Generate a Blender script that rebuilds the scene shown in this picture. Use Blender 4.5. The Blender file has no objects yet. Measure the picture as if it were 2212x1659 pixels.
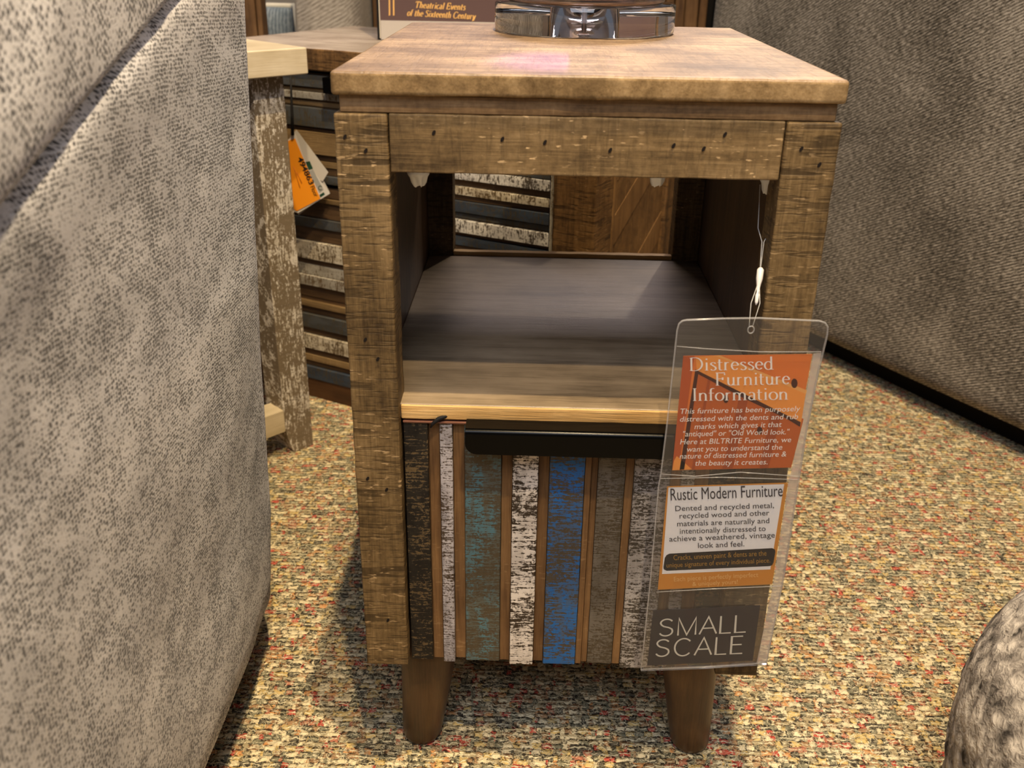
import bpy, bmesh, math, random
from mathutils import Vector, Matrix, noise as mnoise

random.seed(7)
SC = bpy.context.scene
COL = SC.collection
R = math.radians

# ------------------------------------------------------------------ camera
YAW, PITCH, ROLL = 0.0217256, -0.4322939, -0.0164024
CX, CY, CZ = -0.0322415, -0.6446320, 0.6930387
F = 2062.711                                   # focal length in pixels of a 2212 x 1659 frame


def _cam_axes():
    a, b, c = YAW, PITCH, ROLL
    Rz = Matrix(((math.cos(a), -math.sin(a), 0), (math.sin(a), math.cos(a), 0), (0, 0, 1)))
    Rx = Matrix(((1, 0, 0), (0, math.cos(b), -math.sin(b)), (0, math.sin(b), math.cos(b))))
    Ry = Matrix(((math.cos(c), 0, math.sin(c)), (0, 1, 0), (-math.sin(c), 0, math.cos(c))))
    return Rz @ Rx @ Ry


AX = _cam_axes()
cam_data = bpy.data.cameras.new('camera')
cam = bpy.data.objects.new('camera', cam_data)
COL.objects.link(cam)
right, fwd, up = AX.col[0], AX.col[1], AX.col[2]
M = Matrix((right, up, -fwd)).transposed().to_4x4()
M.translation = Vector((CX, CY, CZ))
cam.matrix_world = M
cam_data.sensor_width = 36.0
cam_data.sensor_fit = 'HORIZONTAL'
cam_data.lens = F / 2212.0 * 36.0
cam_data.clip_start = 0.02
cam_data.dof.use_dof = True
cam_data.dof.focus_distance = 0.83
cam_data.dof.aperture_fstop = 10.0
SC.camera = cam


def at(px, py, Y):
    """point of the plane y = Y that the measured photo point lies on"""
    d = AX @ Vector(((px - 1106.0) / F, 1.0, -(py - 829.5) / F))
    return Vector((CX, CY, CZ)) + d * ((Y - CY) / d.y)


# ------------------------------------------------------------------ world, lights, exposure
SC.view_settings.view_transform = 'Standard'
SC.view_settings.look = 'None'
SC.view_settings.gamma = 1.0
SC.view_settings.use_curve_mapping = False
SC.view_settings.exposure = 0.0
world = bpy.data.worlds.new('showroom_ambient')
SC.world = world
world.use_nodes = True
wb = world.node_tree.nodes['Background']
wb.inputs[0].default_value = (0.80, 0.84, 1.0, 1)
wb.inputs[1].default_value = 0.12


def spot(name, loc, target, power, color, size=R(50), blend=0.4, radius=0.03):
    l = bpy.data.lights.new(name, 'SPOT')
    l.energy = power
    l.color = color
    l.spot_size = size
    l.spot_blend = blend
    l.shadow_soft_size = radius
    o = bpy.data.objects.new(name, l)
    COL.objects.link(o)
    o.location = loc
    o.rotation_euler = (Vector(target) - Vector(loc)).to_track_quat('-Z', 'Y').to_euler()
    return o


def area(name, loc, target, power, color, sx, sy):
    l = bpy.data.lights.new(name, 'AREA')
    l.energy = power
    l.color = color
    l.shape = 'RECTANGLE'
    l.size = sx
    l.size_y = sy
    o = bpy.data.objects.new(name, l)
    COL.objects.link(o)
    o.location = loc
    o.rotation_euler = (Vector(target) - Vector(loc)).to_track_quat('-Z', 'Y').to_euler()
    return o


WARM = (1.0, 0.77, 0.46)
spot('track_light_overhead', (0.12, -0.33, 2.7), (0.15, 0.15, 0.0), 250, WARM, R(80), 0.5, 0.022)
spot('track_light_front', (0.16, -0.95, 2.45), (0.0, 0.0, 0.35), 115, WARM, R(50), 0.5, 0.025)
spot('track_light_rear', (0.66, 2.2, 2.05), (0.05, 0.35, 0.4), 52, (1.0, 0.88, 0.74), R(40), 0.4, 0.025)
spot('track_light_far', (-0.75, 0.75, 2.7), (-0.55, 1.45, 0.4), 115, (1.0, 0.82, 0.58), R(44), 0.6, 0.03)
area('ceiling_panel_rear', (0.1, 3.0, 2.7), (0.0, 0.3, 0.5), 42, (1.0, 0.87, 0.88), 1.6, 0.7)
area('cool_front_fill', (-0.2, -1.6, 2.3), (-0.1, 0.2, 0.35), 28, (0.84, 0.88, 1.0), 1.2, 1.0)  # unseen cool fill, added to brighten surfaces facing the camera
spot('violet_patch_spot', (0.05, 1.9, 2.1), (-0.028, 0.080, 0.6163), 85, (0.85, 0.32, 1.0), R(2.4), 0.8, 0.012)  # narrow spot added to throw a violet patch on the tabletop

# ------------------------------------------------------------------ node helpers


class G:
    def __init__(self, name):
        self.m = bpy.data.materials.new(name)
        self.m.use_nodes = True
        self.nt = self.m.node_tree
        self.bsdf = self.nt.nodes['Principled BSDF']
        self.out = self.nt.nodes['Material Output']

    def n(self, t, **kw):
        nd = self.nt.nodes.new(t)
        for k, v in kw.items():
            setattr(nd, k, v)
        return nd

    def set(self, sock, v):
        if isinstance(v, bpy.types.NodeSocket):
            self.nt.links.new(v, sock)
        elif isinstance(v, (tuple, list)) and len(v) == 3 and sock.type == 'RGBA':
            sock.default_value = (*v, 1)
        else:
            sock.default_value = v

    def obj(self, rnd=True):
        tc = self.n('ShaderNodeTexCoord').outputs['Object']
        if not rnd:
            return tc
        oi = self.n('ShaderNodeObjectInfo').outputs['Random']
        a = self.n('ShaderNodeVectorMath', operation='ADD')
        self.set(a.inputs[0], tc)
        s = self.n('ShaderNodeMath', operation='MULTIPLY')
        self.set(s.inputs[0], oi)
        s.inputs[1].default_value = 9.0
        self.set(a.inputs[1], s.outputs[0])
        return a.outputs[0]

    def uv(self):
        return self.n('ShaderNodeTexCoord').outputs['UV']

    def map(self, v, scale=(1, 1, 1), rot=(0, 0, 0), loc=(0, 0, 0)):
        m = self.n('ShaderNodeMapping')
        self.set(m.inputs['Vector'], v)
        m.inputs['Scale'].default_value = scale
        m.inputs['Rotation'].default_value = rot
        m.inputs['Location'].default_value = loc
        return m.outputs[0]

    def noise(self, v, scale=1.0, detail=3.0, rough=0.5, dist=0.0):
        nd = self.n('ShaderNodeTexNoise')
        self.set(nd.inputs['Vector'], v)
        nd.inputs['Scale'].default_value = scale
        nd.inputs['Detail'].default_value = detail
        nd.inputs['Roughness'].default_value = rough
        nd.inputs['Distortion'].default_value = dist
        return nd.outputs['Fac']

    def vor(self, v, scale=1.0, feature='F1', rnd=1.0):
        nd = self.n('ShaderNodeTexVoronoi', feature=feature)
        self.set(nd.inputs['Vector'], v)
        nd.inputs['Scale'].default_value = scale
        nd.inputs['Randomness'].default_value = rnd
        return nd

    def ramp(self, f, stops, interp='LINEAR'):
        r = self.n('ShaderNodeValToRGB')
        r.color_ramp.interpolation = interp
        el = r.color_ramp.elements
        while len(el) < len(stops):
            el.new(0.5)
        for e, (p, c) in zip(el, stops):
            e.position = p
            e.color = (*c, 1) if len(c) == 3 else c
        self.set(r.inputs[0], f)
        return r.outputs[0]

    def step(self, f, a, b):
        r = self.n('ShaderNodeMapRange', interpolation_type='SMOOTHSTEP')
        self.set(r.inputs['Value'], f)
        r.inputs['From Min'].default_value = a
        r.inputs['From Max'].default_value = b
        return r.outputs[0]

    def math(self, op, a, b=0.0):
        m = self.n('ShaderNodeMath', operation=op)
        self.set(m.inputs[0], a)
        self.set(m.inputs[1], b)
        return m.outputs[0]

    def mix(self, f, a, b, mode='MIX'):
        m = self.n('ShaderNodeMix', data_type='RGBA', blend_type=mode)
        self.set(m.inputs[0], f)
        self.set(m.inputs[6], a)
        self.set(m.inputs[7], b)
        return m.outputs[2]

    def bump(self, h, strength=0.4, dist=0.001):
        b = self.n('ShaderNodeBump')
        b.inputs['Strength'].default_value = strength
        b.inputs['Distance'].default_value = dist
        self.set(b.inputs['Height'], h)
        self.set(self.bsdf.inputs['Normal'], b.outputs[0])

    def fin(self, color=None, rough=0.6, spec=0.3, metal=0.0):
        if color is not None:
            self.set(self.bsdf.inputs['Base Color'], color)
        self.set(self.bsdf.inputs['Roughness'], rough)
        self.bsdf.inputs['Specular IOR Level'].default_value = spec
        self.bsdf.inputs['Metallic'].default_value = metal
        return self.m


def s2l(r, g, b):
    f = lambda c: (c / 255 / 12.92) if c / 255 <= 0.04045 else ((c / 255 + 0.055) / 1.055) ** 2.4
    return (f(r), f(g), f(b))


def plain(name, rgb, rough=0.6, spec=0.3, metal=0.0):
    return G(name).fin(s2l(*rgb), rough, spec, metal)


def axes_scale(axis, along, across):
    return tuple(along if i == 'XYZ'.index(axis) else across for i in range(3))


def wood(name, dark, mid, light, axis='X', saw=0.5, fleck=0.3, rough=0.6, spec=0.3, bump=0.5, blotch=0.6, fl=(420, 110)):
    g = G(name)
    v = g.obj()
    n1 = g.noise(g.map(v, axes_scale(axis, 5, 70)), 1, 5, 0.6, 0.8)
    n2 = g.noise(g.map(v, axes_scale(axis, 30, 650)), 1, 3, 0.6)
    n3 = g.noise(v, 11, 3, 0.6)
    f = g.math('ADD', g.math('MULTIPLY', n1, 0.55), g.math('MULTIPLY', n2, 0.3))
    f = g.math('ADD', f, g.math('MULTIPLY', g.math('SUBTRACT', n3, 0.5), blotch))
    f = g.math('ADD', f, g.math('MULTIPLY', g.math('SUBTRACT', g.noise(v, 240, 3, 0.6), 0.5), 0.30 if saw > 0 else 0.06))
    col = g.ramp(f, [(0.25, s2l(*dark)), (0.45, s2l(*mid)), (0.66, s2l(*light))])
    h = n2
    if saw > 0:                                  # saw kerfs across the grain
        s1 = g.noise(g.map(v, axes_scale(axis, 150, 12)), 1, 2, 0.6)
        s2 = g.noise(g.map(v, axes_scale(axis, 380, 36)), 1, 2, 0.6)
        m = g.math('MULTIPLY', g.step(s1, 0.53, 0.65), g.step(g.noise(v, 34, 3, 0.6), 0.40, 0.58))
        m2 = g.step(s2, 0.52, 0.66)
        mm = g.math('MULTIPLY', g.math('MAXIMUM', m, g.math('MULTIPLY', m2, 0.7)), saw)
        col = g.mix(mm, col, tuple(c * 0.6 for c in s2l(*dark)))
        h = g.math('SUBTRACT', g.math('MULTIPLY', n2, 0.4), g.math('MULTIPLY', mm, 0.8))
    if fleck > 0:                                # rubbed-off pale flecks
        k = g.noise(g.map(v, axes_scale(axis, *fl)), 1, 2, 0.5)
        kk = g.math('MULTIPLY', g.step(k, 0.63, 0.71), fleck)
        kk = g.math('MULTIPLY', kk, g.step(n3, 0.42, 0.62))
        col = g.mix(kk, col, s2l(225, 190, 140))
    g.bump(h, bump, 0.0012)
    return g.fin(col, rough, spec)


def paint(name, coat, coat2, base, cover, axis='Z', scale=1.0, rough=0.55):
    """worn paint brushed over rough-sawn wood: scratches run across the grain axis"""
    g = G(name)
    v = g.obj()
    big = g.noise(v, 26, 4, 0.6)
    scr = g.noise(g.map(v, axes_scale(axis, 420 * scale, 60 * scale)), 1, 4, 0.7, 0.6)
    pit = g.noise(v, 330 * scale, 3, 0.6, 0.5)
    f = g.math('ADD', g.math('MULTIPLY', scr, 0.62), g.math('MULTIPLY', pit, 0.38))
    f = g.math('ADD', f, g.math('MULTIPLY', g.math('SUBTRACT', big, 0.5), 0.36))
    thr = 0.515 + (0.5 - cover) * 0.20
    mask = g.step(f, thr - 0.03, thr + 0.03)
    cc = g.mix(g.step(g.noise(g.map(v, axes_scale(axis, 25, 90)), 1, 3, 0.6), 0.42, 0.6), s2l(*coat), s2l(*coat2))
    bb = g.mix(g.noise(g.map(v, axes_scale(axis, 12, 300)), 1, 3, 0.6), tuple(c * 0.6 for c in s2l(*base)), s2l(*base))
    col = g.mix(mask, bb, cc)
    g.bump(g.math('ADD', g.math('MULTIPLY', mask, 0.5), scr), 0.45, 0.0008)
    return g.fin(col, rough, 0.3)


# ------------------------------------------------------------------ materials
W_POST = wood('rough_sawn_brown_post', (66, 50, 29), (112, 90, 57), (148, 122, 83), 'Z', 0.72, 0.5)
W_RAIL = wood('rough_sawn_brown_rail', (76, 59, 36), (126, 102, 67), (162, 135, 95), 'X', 0.35, 0.9, fl=(130, 420))
W_TOP = wood('stained_top', (104, 82, 60), (148, 122, 95), (186, 158, 127), 'X', 0.3, 0.35, 0.42, 0.5, 0.4, 1.0)
W_TOPEDGE = wood('sawn_top_edge', (108, 84, 52), (150, 122, 82), (184, 154, 110), 'Y', 0.35, 0.2, 0.62, 0.25, 0.4, 1.1)
W_NECK = wood('brown_molding', (80, 60, 38), (126, 98, 66), (158, 128, 90), 'X', 0.1, 0.1)
W_SHELF = wood('grey_brown_shelf', (102, 88, 70), (144, 126, 102), (170, 150, 124), 'X', 0.0, 0.0, 0.34, 0.5, 0.15)
W_SHELF_EDGE = wood('lit_shelf_edge', (186, 140, 78), (216, 172, 108), (238, 202, 142), 'X', 0.0, 0.2)  # light on the shelf edges is put into this pale colour
W_IN = wood('inner_panel_brown', (58, 42, 27), (84, 62, 41), (104, 80, 54), 'Z', 0.0, 0.0, 0.5, 0.35, 0.15)
W_LEG = wood('stained_leg', (60, 42, 24), (84, 60, 36), (104, 76, 46), 'Z', 0.0, 0.0, 0.36, 0.4, 0.12)
W_GROOVE = wood('groove_brown', (84, 58, 34), (122, 90, 56), (152, 116, 74), 'Z', 0.0, 0.15)
W_DRAWTOP = wood('drawer_edge_red_brown', (96, 60, 46), (122, 80, 62), (142, 98, 76), 'X', 0.0, 0.0)
P_BLACK = paint('worn_black_paint', (26, 23, 20), (36, 32, 27), (112, 92, 62), 0.84, 'Z', 1.3)
P_WHITE = paint('worn_white_paint', (184, 178, 180), (152, 147, 150), (80, 66, 54), 0.70, 'Z', 1.6)
P_TEAL = paint('worn_teal_paint', (86, 122, 130), (92, 94, 84), (92, 80, 60), 0.56, 'Z', 1.5)
P_WHITE2 = paint('worn_white_paint_heavy', (228, 218, 206), (204, 194, 182), (66, 54, 42), 0.66, 'Z', 1.3)
P_BLUE = paint('worn_blue_paint', (34, 98, 164), (64, 92, 128), (84, 74, 60), 0.60, 'Z', 1.5)
P_GREY = paint('worn_grey_paint', (108, 100, 89), (96, 88, 76), (84, 72, 54), 0.66, 'Z', 1.6)
P_WGREY = paint('worn_pale_grey_paint', (176, 169, 162), (152, 145, 138), (76, 68, 58), 0.58, 'Z', 1.5)
H_SLATE = paint('worn_slate_paint', (74, 76, 78), (66, 66, 64), (84, 74, 56), 0.8, 'X')
H_BLUE = paint('worn_dark_blue_paint', (58, 68, 82), (52, 58, 68), (80, 72, 60), 0.8, 'X')
H_CREAM = paint('worn_cream_paint', (206, 196, 176), (180, 168, 146), (110, 92, 66), 0.75, 'X')
H_WHITE = paint('worn_white_paint_across', (218, 214, 208), (196, 192, 188), (86, 76, 66), 0.75, 'X')
H_GREY = paint('worn_light_grey_paint', (166, 160, 148), (144, 138, 126), (112, 94, 70), 0.8, 'X')
H_TAN = wood('tan_slat', (96, 76, 48), (130, 106, 72), (156, 130, 92), 'X', 0.0, 0.2)
H_BROWN = wood('brown_slat', (62, 45, 29), (88, 66, 43), (110, 84, 56), 'X', 0.0, 0.1)
W_BACKTOP = wood('back_cabinet_top', (140, 124, 114), (176, 162, 152), (202, 190, 180), 'X', 0.0, 0.0, 0.22, 0.6, 0.1)
W_BACKPOST = wood('back_cabinet_post', (64, 44, 24), (112, 82, 48), (140, 106, 66), 'Z', 0.7, 0.2)
W_PLANK = wood('plank_panel', (84, 60, 34), (116, 86, 52), (138, 106, 66), 'X', 0.0, 0.2)
W_BASE = wood('dark_plinth', (60, 38, 20), (82, 54, 30), (98, 68, 40), 'X', 0.0, 0.0)
W_CREAM = wood('cream_table_top', (190, 174, 142), (212, 196, 166), (230, 216, 190), 'X', 0.0, 0.0, 0.4, 0.4, 0.15)
W_HUTCH = wood('dark_brown_boards', (74, 50, 30), (110, 80, 50), (138, 104, 68), 'Z', 0.0, 0.0)
W_LIMED = paint('limed_wood', (226, 218, 206), (206, 196, 180), (138, 122, 100), 0.40, 'X', 0.9)
BLACK_METAL = plain('black_powder_coat', (5, 5, 5), 0.22, 0.12)
BLACK_STRAP = plain('black_strap', (18, 16, 18), 0.7)
DARK = plain('dark_void', (16, 13, 11), 0.9)
HOLE = plain('nail_hole', (26, 18, 14), 0.9)
WHITE_PLASTIC = plain('white_plastic', (250, 252, 252), 0.35, 0.5)
CHROME = plain('polished_chrome', (250, 230, 222), 0.14, 0.5, 1.0)


def glass(name, ior=1.49, rough=0.0):
    g = G(name)
    g.bsdf.inputs['Transmission Weight'].default_value = 1.0
    g.bsdf.inputs['IOR'].default_value = ior
    return g.fin((1, 1, 1), rough, 0.5)


ACRYLIC = glass('clear_acrylic')


def film(name, haze=0.05, tint=(0.8, 0.76, 0.72), gloss=0.06):
    g = G(name)
    g.nt.nodes.remove(g.bsdf)
    tr = g.n('ShaderNodeBsdfTransparent')
    gl = g.n('ShaderNodeBsdfGlossy')
    gl.inputs['Roughness'].default_value = 0.12
    df = g.n('ShaderNodeBsdfDiffuse')
    df.inputs['Color'].default_value = (*tint, 1)
    fr = g.n('ShaderNodeFresnel')
    fr.inputs['IOR'].default_value = 1.35
    m1 = g.n('ShaderNodeMixShader')
    m1.inputs[0].default_value = haze
    g.nt.links.new(tr.outputs[0], m1.inputs[1])
    g.nt.links.new(df.outputs[0], m1.inputs[2])
    m2 = g.n('ShaderNodeMixShader')
    k = g.math('MINIMUM', g.math('MULTIPLY', fr.outputs[0], 1.0), 0.5)
    g.nt.links.new(k, m2.inputs[0])
    g.nt.links.new(m1.outputs[0], m2.inputs[1])
    g.nt.links.new(gl.outputs[0], m2.inputs[2])
    g.nt.links.new(m2.outputs[0], g.out.inputs[0])
    return g.m


FILM = film('clear_vinyl', 0.025)
FILM_RIM = film('vinyl_rim', 0.22, (0.85, 0.83, 0.82))
LINE = film('nylon_line', 0.45, (0.9, 0.88, 0.84))


def knit(name, light, mid, dark, du, dv, rnd=0.42, hole=0.42, mottled=0.2, bump=0.6):
    """loop-woven upholstery, UV in metres: pale loops with dark pin holes"""
    g = G(name)
    v = g.uv()
    wob = g.noise(v, 30, 2)
    vv = g.map(v, (1 / du, 1 / dv, 1))
    a = g.n('ShaderNodeVectorMath', operation='ADD')
    g.set(a.inputs[0], vv)
    g.set(a.inputs[1], g.math('MULTIPLY', wob, 1.0))
    vo = g.vor(a.outputs[0], 1.0, 'F1', rnd)
    fib = g.noise(g.map(v, (1300, 1700, 1)), 1, 3, 0.6)
    big = g.noise(g.map(v, (1, 1.6, 1)), 14, 5, 0.65, 0.3)
    d = vo.outputs['Distance']
    sep = g.n('ShaderNodeSeparateColor')
    g.set(sep.inputs[0], vo.outputs['Color'])
    thr = g.math('ADD', d, g.math('MULTIPLY', g.math('SUBTRACT', fib, 0.5), 0.35))
    thr = g.math('ADD', thr, g.math('MULTIPLY', g.math('SUBTRACT', sep.outputs[0], 0.5), 0.16))
    thr = g.math('ADD', thr, g.math('MULTIPLY', g.math('SUBTRACT', big, 0.5), 0.16))
    mask = g.step(thr, hole - 0.20, hole + 0.16)
    col = g.mix(g.step(g.math('ADD', g.math('MULTIPLY', big, 0.6), g.math('MULTIPLY', fib, 0.4)), 0.36, 0.62), s2l(*mid), s2l(*light))
    col = g.mix(mask, s2l(*dark), col)
    g.bump(g.math('ADD', mask, g.math('MULTIPLY', fib, 0.4)), bump, 0.0010)
    g.bsdf.inputs['Sheen Weight'].default_value = mottled
    return g.fin(col, 0.9, 0.1)


FAB_LEFT = knit('grey_knit_upholstery', (236, 234, 236), (192, 190, 192), (68, 66, 68), 0.0030, 0.0025)
FAB_PAD = knit('grey_knit_arm_pad', (240, 238, 240), (198, 195, 197), (62, 60, 63), 0.0036, 0.0030)


def twill(name, light, mid, dark, period, ang=R(28), big_amt=0.34):
    g = G(name)
    v = g.uv()
    q0 = g.map(v, (1, 1, 1), (0, 0, -ang))           # x now runs along the twill line
    q = g.map(q0, (0.30 / period, 1 / period, 1))
    n = g.noise(q, 1.0, 2, 0.5, 0.15)
    sep = g.n('ShaderNodeSeparateXYZ')
    g.set(sep.inputs[0], q0)
    wv = g.math('SINE', g.math('MULTIPLY', sep.outputs[1], 2 * math.pi / (period * 1.7)))
    fib = g.noise(g.map(v, (500, 900, 1)), 1, 2, 0.6)
    big = g.noise(v, 5.5, 5, 0.62, 0.5)
    f = g.math('ADD', g.math('MULTIPLY', n, 0.55), g.math('MULTIPLY', fib, 0.38))
    f = g.math('ADD', f, g.math('MULTIPLY', wv, 0.075))
    f = g.math('ADD', f, g.math('MULTIPLY', g.math('SUBTRACT', big, 0.5), big_amt))
    col = g.ramp(f, [(0.34, s2l(*dark)), (0.47, s2l(*mid)), (0.62, s2l(*light))])
    g.bump(f, 0.5, 0.0012)
    g.bsdf.inputs['Sheen Weight'].default_value = 0.15
    return g.fin(col, 0.9, 0.1)


FAB_RIGHT = twill('charcoal_twill_upholstery', (180, 172, 162), (108, 101, 92), (46, 42, 37), 0.0024)
FAB_BACK = twill('pale_grey_upholstery', (196, 186, 174), (170, 160, 148), (136, 127, 116), 0.004)
PILLOW = twill('blue_grey_cushion', (150, 160, 170), (122, 134, 146), (92, 104, 118), 0.004, R(90))
PIPING = plain('cream_piping', (232, 226, 212), 0.8)
BOUCLE = None


def make_boucle():
    g = G('grey_boucle')
    v = g.obj(False)
    vo = g.vor(v, 72, 'SMOOTH_F1', 0.9)
    n = g.noise(v, 150, 3, 0.6, 0.8)
    f = g.math('ADD', g.math('MULTIPLY', vo.outputs['Distance'], 0.7), g.math('MULTIPLY', n, 0.5))
    col = g.ramp(f, [(0.40, s2l(196, 187, 174)), (0.58, s2l(150, 142, 132)), (0.76, s2l(60, 56, 52))])
    g.bump(g.math('SUBTRACT', 1.0, f), 1.0, 0.006)
    return g.fin(col, 0.95, 0.1)


def make_carpet():
    g = G('tweed_carpet')
    v = g.obj(False)
    wob = g.n('ShaderNodeTexNoise')
    g.set(wob.inputs['Vector'], v)
    wob.inputs['Scale'].default_value = 170
    wob.inputs['Detail'].default_value = 2
    dv = g.n('ShaderNodeVectorMath', operation='SCALE')
    sub = g.n('ShaderNodeVectorMath', operation='SUBTRACT')
    g.set(sub.inputs[0], wob.outputs['Color'])
    sub.inputs[1].default_value = (0.5, 0.5, 0.5)
    g.set(dv.inputs[0], sub.outputs[0])
    dv.inputs['Scale'].default_value = 0.0050
    ad = g.n('ShaderNodeVectorMath', operation='ADD')
    g.set(ad.inputs[0], v)
    g.set(ad.inputs[1], dv.outputs[0])
    q = g.map(ad.outputs[0], (112, 150, 1))
    xyz = g.n('ShaderNodeSeparateXYZ')
    g.set(xyz.inputs[0], q)
    row = g.math('FLOOR', xyz.outputs[1])
    fr = g.math('FRACT', xyz.outputs[1])
    wn = g.n('ShaderNodeTexWhiteNoise', noise_dimensions='1D')
    g.set(wn.inputs['W'], row)
    qx = g.math('ADD', xyz.outputs[0], g.math('MULTIPLY', wn.outputs['Value'], 37.0))
    cmb = g.n('ShaderNodeCombineXYZ')
    g.set(cmb.inputs[0], qx)
    g.set(cmb.inputs[1], row)
    vo = g.vor(cmb.outputs[0], 1.0, 'F1', 0.7)        # tufts along one row
    ed = g.vor(cmb.outputs[0], 1.0, 'DISTANCE_TO_EDGE', 0.7)
    sep = g.n('ShaderNodeSeparateColor')
    g.set(sep.inputs[0], vo.outputs['Color'])
    r1 = sep.outputs[0]
    col = g.ramp(r1, [(0.0, s2l(244, 226, 184)), (0.19, s2l(220, 190, 124)), (0.31, s2l(170, 154, 120)), (0.48, s2l(126, 122, 100)),
                      (0.63, s2l(168, 132, 96)), (0.75, s2l(92, 86, 74)), (0.82, s2l(210, 152, 98)), (0.885, s2l(196, 84, 70)), (0.945, s2l(186, 118, 92))], 'CONSTANT')
    fib = g.noise(g.map(v, (220, 900, 1)), 1, 3, 0.65)
    col = g.mix(g.math('MULTIPLY', g.step(fib, 0.48, 0.76), 0.40), col, s2l(244, 230, 190))
    # pale binding thread running over each row, hopping from tuft to tuft
    wav = g.noise(g.map(v, (130, 55, 1)), 1, 2, 0.5)
    c0 = g.math('ADD', 0.5, g.math('MULTIPLY', g.math('SUBTRACT', wav, 0.5), 1.3))
    line = g.math('SUBTRACT', 1.0, g.step(g.math('ABSOLUTE', g.math('SUBTRACT', fr, c0)), 0.05, 0.20))
    brk = g.step(g.noise(g.map(v, (95, 200, 1), (0, 0, 0), (3, 7, 0)), 1, 2, 0.5), 0.44, 0.55)
    line = g.math('MULTIPLY', line, brk)
    th = g.noise(g.map(ad.outputs[0], (110, 90, 1)), 1, 2, 0.5, 1.6)
    l2 = g.math('SUBTRACT', 1.0, g.step(g.math('ABSOLUTE', g.math('SUBTRACT', th, 0.52)), 0.010, 0.035))
    line = g.math('MAXIMUM', line, g.math('MULTIPLY', l2, 0.8))
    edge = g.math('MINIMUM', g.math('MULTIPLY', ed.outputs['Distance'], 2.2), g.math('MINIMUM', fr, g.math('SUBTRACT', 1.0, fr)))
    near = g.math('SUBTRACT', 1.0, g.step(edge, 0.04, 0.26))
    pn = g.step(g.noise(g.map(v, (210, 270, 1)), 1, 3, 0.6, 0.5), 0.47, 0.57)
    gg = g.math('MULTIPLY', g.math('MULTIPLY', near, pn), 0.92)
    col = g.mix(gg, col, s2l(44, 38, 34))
    col = g.mix(g.math('MULTIPLY', line, 0.85), col, s2l(246, 234, 196))
    h = g.math('ADD', g.math('MULTIPLY', g.step(edge, 0.0, 0.4), 0.8), g.math('MULTIPLY', fib, 0.5))
    h = g.math('SUBTRACT', g.math('ADD', h, g.math('MULTIPLY', line, 0.5)), g.math('MULTIPLY', gg, 0.6))
    g.bump(h, 0.8, 0.003)
    return g.fin(col, 0.95, 0.05)


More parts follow.
